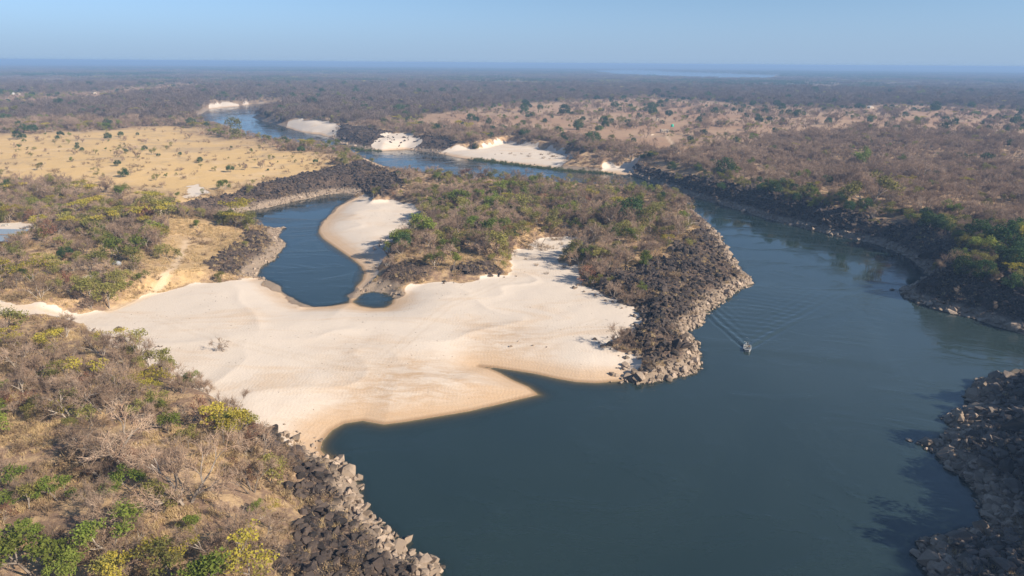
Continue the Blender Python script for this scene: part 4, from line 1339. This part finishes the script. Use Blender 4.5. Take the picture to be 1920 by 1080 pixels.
for i, (bx, by, bs, lab) in enumerate([
    (958, 650, 1.3, 'small brown rock in the middle of the sandbar'), (222, 618, 2.0, 'flat brown rock on sand near the sandy track'),
    (212, 633, 1.0, 'small dark stone below the flat brown rock, left one'), (219, 634, 1.0, 'small dark stone below the flat brown rock, middle one'),
    (227, 632, 1.0, 'small dark stone below the flat brown rock, right one'), (281, 650, 0.9, 'first dark stone in the short row below the sand hollow'),
    (292, 651, 0.8, 'second dark stone in the short row below the sand hollow'), (298, 650, 0.9, 'third dark stone in the short row below the sand hollow'),
    (304, 650, 0.8, 'last dark stone in the short row below the sand hollow'), (273, 690, 0.8, 'left of two dark stones by the thorn rim of the sandbar'),
    (283, 691, 0.8, 'right of two dark stones by the thorn rim of the sandbar'), (1000, 648, 0.7, 'tiny dark stone right of the brown rock on the sandbar'),
    (972, 640, 0.8, 'tiny grey stone above the brown rock on the sandbar'), (1025, 651, 0.6, 'tiny dark stone furthest right of the brown rock'),
    (920, 518, 2.4, 'large brown boulder at the foot of the island shoulder'), (937, 515, 1.6, 'brown boulder right of the large one at the island foot'),
    (835, 528, 1.8, 'dark boulder at the sandy foot of the island shoulder'), (533, 428, 2.2, 'pale stone alone at the tip of the lagoon spur'),
    (1672, 543, 2.0, 'dark rock standing in the water off the shaded bank'), (1317, 602, 1.2, 'small rock standing in the water off the island'),
    (830, 1062, 1.2, 'pale rock standing in the water off the near boulder bank'), (1836, 983, 0.9, 'small rock awash off the corner bank, upper one'),
    (1768, 1008, 1.0, 'small rock awash off the corner bank, lower one'), (1705, 826, 1.6, 'dark rock at the end of the reef off the corner bank'),
    (1722, 832, 1.5, 'dark rock second from the end of the corner reef'), (1738, 842, 1.3, 'dark rock nearest the shore in the corner reef'),
    (1690, 549, 1.8, 'dark rock at the point of the shaded bank'), (1310, 676, 1.0, 'small rock awash at the foot of the island rubble')]):
    boulder(bx, by, bs, lab, i + 5, 0.85, i * 0.9)

# ------------------------------------------------------------------ mesh helpers for built things
def box_bm(bm, x0, x1, y0, y1, z0, z1):
    vs_ = [bm.verts.new((x, y, z)) for z in (z0, z1) for y in (y0, y1) for x in (x0, x1)]
    for f in ((0, 2, 3, 1), (4, 5, 7, 6), (0, 1, 5, 4), (2, 6, 7, 3), (0, 4, 6, 2), (1, 3, 7, 5)):
        bm.faces.new([vs_[k] for k in f])
def obj_bm(name, bm, mat, parent=None, bevel=0.0, smooth=False):
    if bevel:
        bmesh.ops.bevel(bm, geom=list(bm.edges), offset=bevel, segments=1, affect='EDGES')
    bmesh.ops.recalc_face_normals(bm, faces=list(bm.faces))
    me = bpy.data.meshes.new(name)
    bm.to_mesh(me); bm.free()
    me.materials.append(mat)
    if smooth:
        me.polygons.foreach_set('use_smooth', np.ones(len(me.polygons), bool))
    return link(name, me, parent)
def boxes(name, mat, parent, *bs, bevel=0.0):
    bm = bmesh.new()
    for b in bs:
        box_bm(bm, *b)
    return obj_bm(name, bm, mat, parent, bevel)
def lathe(name, mat, parent, prof, n=14, at_=(0, 0, 0), smooth=True):
    v, f = [], []
    for r_, z in prof:
        for k in range(n):
            a = 2 * math.pi * k / n
            v.append((at_[0] + r_ * math.cos(a), at_[1] + r_ * math.sin(a), at_[2] + z))
    for i in range(len(prof) - 1):
        for k in range(n):
            j = (k + 1) % n
            f.append((i * n + k, i * n + j, (i + 1) * n + j, (i + 1) * n + k))
    f.append(tuple(range(n))[::-1]); f.append(tuple(range((len(prof) - 1) * n, len(prof) * n)))
    me = bpy.data.meshes.new(name)
    me.from_pydata(v, [], f)
    me.materials.append(mat)
    if smooth:
        me.polygons.foreach_set('use_smooth', np.ones(len(me.polygons), bool))
    return link(name, me, parent)
def root(name, p, rz, label, cat, group=None):
    o = bpy.data.objects.new(name, None)
    COL.objects.link(o)
    o.location, o.rotation_euler = p, (0, 0, rz)
    return tag(o, label, cat, group)
def sheet(name, mat, parent, quad, thick=0.08):
    """a slab over four points"""
    bm = bmesh.new()
    a = [bm.verts.new(q) for q in quad]
    b = [bm.verts.new((q[0], q[1], q[2] - thick)) for q in quad]
    bm.faces.new(a); bm.faces.new(b[::-1])
    for i in range(4):
        j = (i + 1) % 4
        bm.faces.new((a[i], b[i], b[j], a[j]))
    return obj_bm(name, bm, mat, parent)

M_CREAM = plain('cream_plaster', (0.46, 0.38, 0.29), 0.9, 0, 0.12)
M_OCHREW = plain('ochre_plaster', (0.62, 0.36, 0.12), 0.9, 0, 0.12)
M_BRICK = plain('raw_brick', (0.34, 0.20, 0.13), 0.95, 0, 0.25)
M_ROOFB = plain('blue_grey_sheet', (0.26, 0.32, 0.38), 0.45, 0.3, 0.15)
M_ROOFT = plain('tan_sheet', (0.28, 0.22, 0.16), 0.7, 0, 0.2)
M_THATCH = plain('thatch', (0.33, 0.27, 0.19), 0.95, 0, 0.3)
M_WHITE = plain('white_paint', (0.58, 0.58, 0.57), 0.5, 0, 0.06)
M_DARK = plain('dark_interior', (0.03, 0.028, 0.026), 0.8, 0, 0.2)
M_TANK = plain('green_plastic', (0.02, 0.42, 0.27), 0.4, 0, 0.1)
M_STEEL = plain('rusty_steel', (0.20, 0.12, 0.09), 0.7, 0.2, 0.3)
M_CONC = plain('concrete', (0.36, 0.34, 0.31), 0.9, 0, 0.15)
M_TENT = plain('tent_cloth', (0.25, 0.27, 0.30), 0.7, 0, 0.1)

# the blue-roofed building at the left edge
p = at(8, 463, 9)
h_ = root('house', p, R(-4), 'long building with two stepped blue-grey sheet roofs and ochre front wall', 'house')
boxes('wall', M_OCHREW, h_, (-14, 3.2, 0, 0.25, -0.6, 2.5))
boxes('wall', M_BRICK, h_, (2.95, 3.2, 0.25, 9.2, -0.6, 3.1), (-14, 2.95, 8.95, 9.2, -0.6, 4.4))
boxes('wall', M_BRICK, h_, (-14, 3.0, 4.6, 4.8, 2.8, 4.0))
for zz_, y0_, y1_ in ((2.45, -0.6, 4.7), (3.75, 4.4, 9.8)):
    rf = sheet('roof', M_ROOFB, h_, [(-14.4, y0_, zz_), (3.9, y0_, zz_), (3.9, y1_, zz_ + 1.15), (-14.4, y1_, zz_ + 1.15)])
    for k in range(19):      # raised seams of the roof sheets
        x_ = -14.0 + k * 0.97
        sheet('seam', M_ROOFB, rf, [(x_, y0_, zz_ + 0.05), (x_ + 0.1, y0_, zz_ + 0.05), (x_ + 0.1, y1_, zz_ + 1.2), (x_, y1_, zz_ + 1.2)], 0.05)
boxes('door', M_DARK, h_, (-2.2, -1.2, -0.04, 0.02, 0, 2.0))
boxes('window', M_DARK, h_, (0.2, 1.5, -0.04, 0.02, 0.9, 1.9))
boxes('veranda', M_CONC, h_, (-14, 2.4, -4.5, -0.02, -0.7, 0.05))
# block heap in the yard
tag(boxes('concrete_block', M_CONC, None, (-0.9, 0.9, -0.5, 0.5, 0, 0.7), bevel=0.04), 'long pale concrete block in the yard of the blue-roofed building', 'block').location = at(8, 424, 9)
tag(boxes('concrete_block', M_CONC, None, (-0.6, 0.6, -0.6, 0.6, 0, 0.9), bevel=0.04), 'square grey concrete block in the yard, beside the long one', 'block').location = at(15, 423, 9)

def gable_hut(p, rz, w, d, hw, hr, wall, roof, label, group=None, name='hut', doors=True):
    h_ = root(name, p, rz, label, 'hut', group)
    bm = bmesh.new()
    pr = [(-w / 2, -0.6), (w / 2, -0.6), (w / 2, hw), (0, hw + hr), (-w / 2, hw)]
    a = [bm.verts.new((x, -d / 2, z)) for x, z in pr]
    b = [bm.verts.new((x, d / 2, z)) for x, z in pr]
    bm.faces.new(a); bm.faces.new(b[::-1])
    for i in range(5):
        j = (i + 1) % 5
        bm.faces.new((a[i], b[i], b[j], a[j]))
    obj_bm('wall', bm, wall, h_)
    o_ = 0.35
    sl = hr / (w / 2)
    for s_ in (-1, 1):
        e = w / 2 + o_
        q = [(0, -d / 2 - o_, hw + hr + 0.12), (s_ * e, -d / 2 - o_, hw - o_ * sl + 0.12), (s_ * e, d / 2 + o_, hw - o_ * sl + 0.12), (0, d / 2 + o_, hw + hr + 0.12)]
        sheet('roof', roof, h_, q, 0.1)
    if doors:
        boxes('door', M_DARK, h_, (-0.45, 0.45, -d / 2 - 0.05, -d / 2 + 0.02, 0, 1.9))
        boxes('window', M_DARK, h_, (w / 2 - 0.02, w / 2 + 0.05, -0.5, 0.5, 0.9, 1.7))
    return h_
h_ = gable_hut(at(300, 403, 9), R(60), 4.0, 6.0, 2.4, 0.9, M_CREAM, M_ROOFT, 'small tan hut above the black lagoon rocks')
d_ = lathe('drum', M_WHITE, None, [(0.5, 0), (0.55, 0.1), (0.55, 1.3), (0.5, 1.4)], 12)
d_.location = at(308.5, 402, 9)
tag(d_, 'white water drum beside the small tan hut', 'drum')

# the unfinished cream house: walls with open windows and a doorway, no roof
p = at(1248, 249, 12)
h_ = root('house', p, R(3), 'unfinished roofless cream house with open windows, beside the green tank', 'house')
W_, H_ = 9.0, 3.3
open_ = [(-3.9, -2.9, 0.9, 2.3), (-2.2, -1.1, -0.5, 2.3), (-0.3, 0.8, 0.9, 2.3), (1.6, 2.7, -0.5, 2.3), (3.2, 4.1, 0.9, 2.3)]
xs_ = [-W_ / 2]
bl = []
for a_, b_, z0_, z1_ in open_:
    bl += [(xs_[-1], a_, 0, 0.22, -0.5, H_), (a_, b_, 0, 0.22, z1_, H_)]
    if z0_ > 0:
        bl.append((a_, b_, 0, 0.22, -0.5, z0_))
    xs_.append(b_)
bl.append((xs_[-1], W_ / 2, 0, 0.22, -0.5, H_))
boxes('wall', M_CREAM, h_, *bl)
boxes('wall', M_CREAM, h_, (-W_ / 2, -W_ / 2 + 0.22, 0.22, 7.0, -0.5, H_))
boxes('wall', M_CREAM, h_, (W_ / 2 - 0.22, W_ / 2, 0.22, 7.0, -0.5, H_))
boxes('wall', M_CREAM, h_, (-W_ / 2 + 0.22, W_ / 2 - 0.22, 6.78, 7.0, -0.5, H_))
boxes('partition', M_BRICK, h_, (-0.9, -0.68, 0.22, 6.78, -0.5, H_ - 0.1))
boxes('floor', M_CONC, h_, (-W_ / 2 + 0.22, W_ / 2 - 0.22, 0.22, 6.78, -0.5, 0.02))
def tank_tower(p, hgt, rad, th, label, group=None):
    t = root('water_tank', p, 0.3, label, 'water tank', group)
    s_ = rad * 0.8
    for sx in (-1, 1):
        for sy in (-1, 1):
            boxes('leg', M_STEEL, t, (sx * s_ - 0.08, sx * s_ + 0.08, sy * s_ - 0.08, sy * s_ + 0.08, -0.5, hgt - 0.15))
    for k in (0.35, 0.7):
        z = hgt * k
        for s2 in (-1, 1):
            boxes('brace', M_STEEL, t, (-s_ + 0.08, s_ - 0.08, s2 * s_ - 0.05, s2 * s_ + 0.05, z, z + 0.1))
            boxes('brace', M_STEEL, t, (s2 * s_ - 0.05, s2 * s_ + 0.05, -s_ + 0.08, s_ - 0.08, z + 0.12, z + 0.22))
    boxes('platform', M_STEEL, t, (-rad, rad, -rad, rad, hgt - 0.15, hgt))
    bd = lathe('tank', M_TANK, t, [(rad * 0.96, 0.01), (rad, 0.15), (rad, th * 0.4), (rad * 0.97, th * 0.43), (rad, th * 0.46), (rad, th * 0.8), (rad * 0.35, th)], 16, (0, 0, hgt))
    lathe('lid', M_TANK, bd, [(rad * 0.34, 0), (rad * 0.34, 0.15)], 12, (0, 0, hgt + th))
    return t
tank_tower(at(1259.5, 249, 12), 6.3, 1.55, 2.6, 'large green water tank on a rusty tower behind the unfinished house')
tank_tower(at(270, 222, 11), 3.0, 1.1, 2.0, 'small green water tank behind the golden field, upper one', 'small green tanks behind the golden field')
tank_tower(at(276, 229, 11), 3.0, 1.1, 2.0, 'small green water tank behind the golden field, lower one', 'small green tanks behind the golden field')
for nm_, a_, b_ in (('upper', (1220, 254), (1226, 253)), ('lower', (1281, 254), (1297, 257))):
    pa, pb = at(*a_, 12), at(*b_, 12)
    v_ = pb - pa
    o = boxes('low_wall', M_CREAM, None, (0, float(np.linalg.norm(v_[:2])), -0.15, 0.15, -0.4, 0.9))
    o.location, o.rotation_euler = pa, (0, 0, math.atan2(v_[1], v_[0]))
    tag(o, 'low cream wall %s the unfinished house' % ('in front and left of' if nm_ == 'upper' else 'in the yard right of'), 'wall')

GV_ = 'huts of the distant village'
for i, (hx, hy, w, d, hw, hr, wl, rf, lab, gp) in enumerate([
    (1223, 226, 3.6, 4.0, 1.8, 1.4, M_CREAM, M_THATCH, 'left of two gabled cream huts in the reddish field', None),
    (1233.5, 226, 4.6, 4.6, 2.0, 2.2, M_CREAM, M_THATCH, 'right, larger of two gabled cream huts in the reddish field', None),
    (1632, 203, 9.0, 6.0, 2.6, 1.2, M_CREAM, M_WHITE, 'white-roofed farmhouse at the far side of the pale field', None),
    (1722, 208, 7.0, 5.0, 2.4, 0.9, M_OCHREW, M_ROOFT, 'yellow-walled farmhouse left of the broad dark evergreen', None),
    (1709, 238, 5.0, 5.0, 2.6, 1.2, M_CONC, M_ROOFB, 'grey hut with a dark roof in the pale field', None),
    (22, 177, 9, 6, 2.6, 1.4, M_WHITE, M_WHITE, 'white hut at the left end of the distant village', GV_),
    (34, 178, 8, 6, 2.4, 2.2, M_CREAM, M_THATCH, 'thatched hut just right of the white hut in the distant village', GV_),
    (85, 176, 15, 7, 2.6, 1.6, M_CREAM, M_THATCH, 'long cream hut left of the middle village tree', GV_),
    (114, 174, 14, 7, 2.8, 1.6, M_CREAM, M_ROOFT, 'long tan-roofed hut right of the middle village tree', GV_),
    (153, 170, 8, 6, 2.4, 2.0, M_CREAM, M_THATCH, 'small thatched hut between the village trees', GV_),
    (173, 176, 18, 7, 2.6, 1.4, M_CREAM, M_ROOFT, 'longest low hut on the right side of the distant village', GV_),
    (178, 168, 12, 7, 2.8, 2.0, M_CREAM, M_THATCH, 'thatched hut behind the longest low hut', GV_),
    (190, 165, 9, 6, 2.6, 1.8, M_CREAM, M_THATCH, 'rearmost thatched hut of the distant village', GV_),
    (205, 166, 8, 6, 2.6, 1.4, M_WHITE, M_WHITE, 'small white hut at the right end of the distant village', GV_),
    (195, 174, 7, 5, 2.4, 1.4, M_CREAM, M_ROOFT, 'small hut right of the longest low hut', GV_)]):
    gable_hut(at(hx, hy, 12), R(12 * ((i * 7) % 5 - 2) + (90 if w > 10 else 0)), *( (d, w) if w > 10 else (w, d)), hw, hr, wl, rf, lab, gp, doors=w < 10)

# dome tent in the bush
p = at(219, 497, 9)
t_ = root('dome_tent', p, 0.4, 'pale grey dome tent half hidden in the bush near the sandbar', 'tent')
bm = bmesh.new()
ns = 12
rings = []
for k in range(6):
    ph = k / 5 * math.pi / 2
    rings.append([bm.verts.new((1.75 * math.cos(ph) * math.cos(2 * math.pi * q / ns) * (1 + 0.06 * (q % 2)), 1.5 * math.cos(ph) * math.sin(2 * math.pi * q / ns) * (1 + 0.06 * (q % 2)), 1.7 * math.sin(ph) ** 0.9 - 0.1)) for q in range(ns)] if k < 5 else [bm.verts.new((0, 0, 1.6))])
for k in range(5):
    for q in range(ns):
        q2 = (q + 1) % ns
        if k < 4:
            bm.faces.new((rings[k][q], rings[k][q2], rings[k + 1][q2], rings[k + 1][q]))
        else:
            bm.faces.new((rings[k][q], rings[k][q2], rings[5][0]))
obj_bm('canopy', bm, M_TENT, t_)
boxes('door_flap', M_DARK, t_, (-0.35, 0.35, -1.52, -1.42, 0, 0.85))
boxes('ground_sheet', M_ROOFB, t_, (-1.9, 1.9, -1.8, 1.8, -0.06, 0.03))

# ------------------------------------------------------------------ the motor boat and its wake
bp_ = unproject(1401, 655, 0)
tail = unproject(1403, 590, 0)
hd = bp_ - tail
hd /= np.linalg.norm(hd)
BOAT_A = math.atan2(hd[1], hd[0])
M_HULL = plain('boat_aluminium', (0.36, 0.37, 0.37), 0.4, 0.4, 0.08)
M_SEATW = plain('pale_vinyl', (0.50, 0.46, 0.39), 0.6, 0, 0.06)
M_RUB = plain('black_rubber', (0.03, 0.03, 0.03), 0.6, 0, 0.1)
M_FLOOR = plain('boat_floor', (0.09, 0.09, 0.095), 0.8, 0, 0.15)
bt = root('motor_boat', (bp_[0], bp_[1], 0.0), BOAT_A, 'small open motor boat heading towards the camera with a spreading wake', 'boat')
bm = bmesh.new()
st = [(-2.5, 0.92, -0.18, 0.55), (-1.2, 1.0, -0.22, 0.56), (0.3, 1.0, -0.22, 0.60), (1.4, 0.94, -0.18, 0.66), (2.1, 0.78, -0.08, 0.74), (2.45, 0.50, 0.24, 0.80)]
sec = []
for x_, w_, k_, g_ in st:
    o_ = [(-w_, g_), (-w_ * 0.92, 0.1), (-w_ * 0.55, k_ * 0.7), (0, k_), (w_ * 0.55, k_ * 0.7), (w_ * 0.92, 0.1), (w_, g_)]
    i_ = [(w_ * 0.93 - 0.02, g_), (w_ * 0.85, 0.2), (0, 0.12 + max(k_, 0)), (-w_ * 0.85, 0.2), (-w_ * 0.93 + 0.02, g_)]
    sec.append([bm.verts.new((x_, y_, z_)) for y_, z_ in o_ + i_])
n_s = len(sec[0])
for a_, b_ in zip(sec[:-1], sec[1:]):
    for k in range(n_s):
        j = (k + 1) % n_s
        bm.faces.new((a_[k], a_[j], b_[j], b_[k]))
bm.faces.new(sec[0]); bm.faces.new(sec[-1][::-1])
hull = obj_bm('hull', bm, M_HULL, bt)
boxes('transom', M_HULL, bt, (-2.56, -2.44, -0.85, 0.85, 0.05, 0.54))
boxes('floor', M_FLOOR, bt, (-2.4, 1.3, -0.8, 0.8, 0.20, 0.24))
sheet('foredeck', M_HULL, bt, [(1.35, -0.86, 0.665), (2.4, -0.46, 0.79), (2.4, 0.46, 0.79), (1.35, 0.86, 0.665)], 0.05)
boxes('bench', M_SEATW, bt, (-1.7, -1.2, -0.82, 0.82, 0.42, 0.52), (-1.55, -1.35, -0.5, 0.5, 0.24, 0.42))
boxes('seat', M_SEATW, bt, (-0.1, 0.45, -0.80, -0.25, 0.25, 0.62), (-0.2, -0.08, -0.80, -0.25, 0.60, 1.05), bevel=0.03)
cs_ = boxes('console', M_HULL, bt, (0.55, 0.95, 0.15, 0.78, 0.24, 0.95), bevel=0.03)
sheet('windscreen', M_DARK, cs_, [(0.80, 0.15, 0.96), (0.80, 0.78, 0.96), (0.62, 0.78, 1.25), (0.62, 0.15, 1.25)], 0.02)
mt = boxes('outboard_motor', M_RUB, bt, (-2.95, -2.5, -0.2, 0.2, 0.55, 1.05), bevel=0.06)
boxes('leg', M_RUB, mt, (-2.80, -2.64, -0.07, 0.07, -0.5, 0.56))
boxes('cowl_band', M_WHITE, mt, (-2.97, -2.48, -0.21, 0.21, 0.86, 0.93))
for s_ in (-1, 1):
    bm = bmesh.new()
    pr_ = [(-2.4, 0.95 * s_), (-1.2, 1.03 * s_), (0.3, 1.03 * s_), (1.4, 0.97 * s_), (2.1, 0.81 * s_), (2.48, 0.50 * s_)]
    gz = [0.58, 0.59, 0.63, 0.69, 0.77, 0.83]
    for (a0, b0), z0_, (a1, b1), z1_ in zip(pr_[:-1], gz[:-1], pr_[1:], gz[1:]):
        q = [bm.verts.new(c_) for c_ in ((a0, b0 - 0.04, z0_), (a0, b0 + 0.04, z0_), (a1, b1 + 0.04, z1_), (a1, b1 - 0.04, z1_), (a0, b0 - 0.04, z0_ - 0.07), (a0, b0 + 0.04, z0_ - 0.07), (a1, b1 + 0.04, z1_ - 0.07), (a1, b1 - 0.04, z1_ - 0.07))]
        for f in ((0, 1, 2, 3), (4, 7, 6, 5), (0, 4, 5, 1), (2, 6, 7, 3), (1, 5, 6, 2), (0, 3, 7, 4)):
            bm.faces.new([q[k] for k in f])
    obj_bm('gunwale', bm, M_WHITE, bt)

# the driver: one skinned body, seated behind the console
M_SHIRT = plain('tan_shirt', (0.45, 0.32, 0.22), 0.9, 0, 0.1)
M_SKIN = plain('skin', (0.16, 0.09, 0.06), 0.6, 0, 0.05)
M_HAT = plain('dark_hair', (0.03, 0.025, 0.02), 0.9, 0, 0.2)
def person(p, rz, label):
    J = {'pelvis': (0, 0, 0.45), 'chest': (0.02, 0, 0.85), 'neck': (0.04, 0, 1.02), 'head': (0.07, 0, 1.15), 'crown': (0.06, 0, 1.28)}
    E = [('pelvis', 'chest'), ('chest', 'neck'), ('neck', 'head'), ('head', 'crown')]
    Rr = {'pelvis': 0.15, 'chest': 0.17, 'neck': 0.06, 'head': 0.10, 'crown': 0.075}
    for s_, t_ in ((-1, 'r'), (1, 'l')):
        for nm_, c_, r_ in (('hip', (0.05, 0.10, 0.43), 0.10), ('knee', (0.45, 0.13, 0.46), 0.07), ('ankle', (0.50, 0.13, 0.06), 0.05), ('toe', (0.66, 0.14, 0.03), 0.035),
                            ('shoulder', (0.02, 0.20, 0.92), 0.065), ('elbow', (0.18, 0.26, 0.68), 0.05), ('wrist', (0.40, 0.18, 0.72), 0.034), ('hand', (0.48, 0.16, 0.74), 0.03)):
            J[nm_ + t_] = (c_[0], c_[1] * s_, c_[2]); Rr[nm_ + t_] = r_
        E += [('pelvis', 'hip' + t_), ('hip' + t_, 'knee' + t_), ('knee' + t_, 'ankle' + t_), ('ankle' + t_, 'toe' + t_),
              ('chest', 'shoulder' + t_), ('shoulder' + t_, 'elbow' + t_), ('elbow' + t_, 'wrist' + t_), ('wrist' + t_, 'hand' + t_)]
        for fi in range(5):      # fingers
            k_ = 'f%d%s' % (fi, t_)
            J[k_] = (0.555 - 0.012 * abs(fi - 2), s_ * (0.125 + 0.018 * fi), 0.73 - (0.03 if fi == 0 else 0)); Rr[k_] = 0.009
            E.append(('hand' + t_, k_))
    ks = list(J)
    me = bpy.data.meshes.new('person')
    me.from_pydata([J[k] for k in ks], [(ks.index(a), ks.index(b)) for a, b in E], [])
    o = link('person', me)
    sk = o.modifiers.new('skin', 'SKIN')
    for k, v in zip(ks, me.skin_vertices[0].data):
        v.radius = (Rr[k], Rr[k]); v.use_root = k == 'pelvis'
    o.modifiers.new('sub', 'SUBSURF').levels = 1
    o.modifiers['sub'].render_levels = 2
    me.materials.append(M_SHIRT)
    o.location, o.rotation_euler = p, (0, 0, rz)
    tag(o, label, 'person')
    lathe('hair', M_HAT, o, [(0.09, -0.03), (0.112, 0.03), (0.10, 0.09), (0.04, 0.125)], 10, (0.045, 0, 1.20))
    lathe('face', M_SKIN, o, [(0.04, -0.10), (0.078, -0.05), (0.085, 0.02), (0.06, 0.07)], 10, (0.10, 0, 1.15))
    return o
ca, sa = math.cos(BOAT_A), math.sin(BOAT_A)
bl_ = (0.10, 0.45)
boxes('seat', M_SEATW, bt, (-0.2, 0.3, 0.2, 0.75, 0.25, 0.52), bevel=0.03)
person((bp_[0] + ca * bl_[0] - sa * bl_[1], bp_[1] + sa * bl_[0] + ca * bl_[1], 0.22), BOAT_A, 'person in a tan shirt seated at the console of the motor boat')

# wake: a finely meshed patch of the river surface with the bow waves as relief
uu, vv = np.meshgrid(np.linspace(-4, 74, 270), np.linspace(-42, 42, 300))
wx = bp_[0] - hd[0] * uu - hd[1] * vv
wy = bp_[1] - hd[1] * uu + hd[0] * vv
av = np.abs(vv)
arm = 0.50 * np.maximum(uu, 0) ** 0.97 + 0.9
off = av - arm
env = np.exp(-np.where(off > 0, off / (0.6 + 0.05 * np.maximum(uu, 0)), off / (2.2 + 0.20 * np.maximum(uu, 0))) ** 2) * sstep(-1.5, 2, uu)
ph = (av * 0.80 - uu * 0.42) * 2.3 + 4.0 * fbm(wx, wy, 13, 4, 3)
hz_ = 0.17 * env * (0.4 + 1.2 * fbm(wx, wy, 6, 44, 2)) * np.cos(ph) * np.exp(-np.maximum(uu, 0) / 34)
hz_ += 0.05 * np.cos(uu * 1.5 + 0.008 * vv ** 2 + 5.0 * fbm(wx, wy, 12, 14, 3)) * (0.3 + 1.4 * fbm(wx, wy, 9, 54, 2)) * sstep(0.5, -2.5, off) * sstep(1, 8, uu) * np.exp(-uu / 40)
hz_ += 0.05 * (fbm(wx, wy, 2.4, 24, 3) - 0.5) * sstep(8, 40, uu)
edge = sstep(0, 6, uu + 4) * sstep(74, 62, uu) * sstep(42, 34, av)
gi = land(wx.ravel(), wy.ravel())['h'].reshape(wx.shape)
nu, nv = uu.shape[1], uu.shape[0]
ix = np.arange(nu * nv).reshape(nv, nu)
fq = np.stack([ix[:-1, :-1], ix[:-1, 1:], ix[1:, 1:], ix[1:, :-1]], -1).reshape(-1, 4)
fq = fq[gi.ravel()[fq].max(1) < 0.3]
used, inv = np.unique(fq, return_inverse=True)
wv_ = np.stack([wx, wy, 0.012 + (hz_ + 0.16) * edge], -1).reshape(-1, 3)[used]
inv = inv.reshape(-1, 4)
e1, e2 = wv_[inv[0, 1]] - wv_[inv[0, 0]], wv_[inv[0, 2]] - wv_[inv[0, 0]]
if np.cross(e1, e2)[2] < 0:
    inv = inv[:, ::-1]
me = mesh_np('wake', wv_, inv, M_WATER, True)
a = me.attributes.new('depth', 'FLOAT', 'POINT')
a.data.foreach_set('value', np.clip(-gi.ravel()[used], 0.0, 5).astype(np.float32))
a = me.attributes.new('painted_sheen', 'FLOAT', 'POINT')
a.data.foreach_set('value', painted_sheen_at(wv_[:, 0], wv_[:, 1]))
wk = tag(link('wake', me), 'fan of small waves spreading behind the motor boat', None, None, 'structure')
M_FOAM = plain('foam', (0.78, 0.80, 0.80), 0.9, 0, 0.1)
rg = np.random.default_rng(5)
fv, ff = [], []
for k in range(150):
    u_ = 2.6 + 9 * rg.random() ** 2.2
    w_ = rg.normal() * (0.22 + 0.02 * u_)
    s_ = rg.uniform(0.06, 0.2) * (1 if u_ < 4 else 0.5)
    c_ = np.array([bp_[0] - hd[0] * u_ - hd[1] * w_, bp_[1] - hd[1] * u_ + hd[0] * w_, 0.13 + 0.15 * max(0, 3.4 - u_)])
    for q in rg.normal(size=(4, 3)):
        fv.append(c_ + q * s_ * (1, 1, 0.4))
    n0 = len(fv) - 4
    ff += [(n0, n0 + 1, n0 + 2), (n0, n0 + 2, n0 + 3), (n0, n0 + 3, n0 + 1), (n0 + 1, n0 + 3, n0 + 2)]
fo = link('foam', mesh_np('foam', fv, ff, M_FOAM), wk)
fo['kind'] = 'stuff'
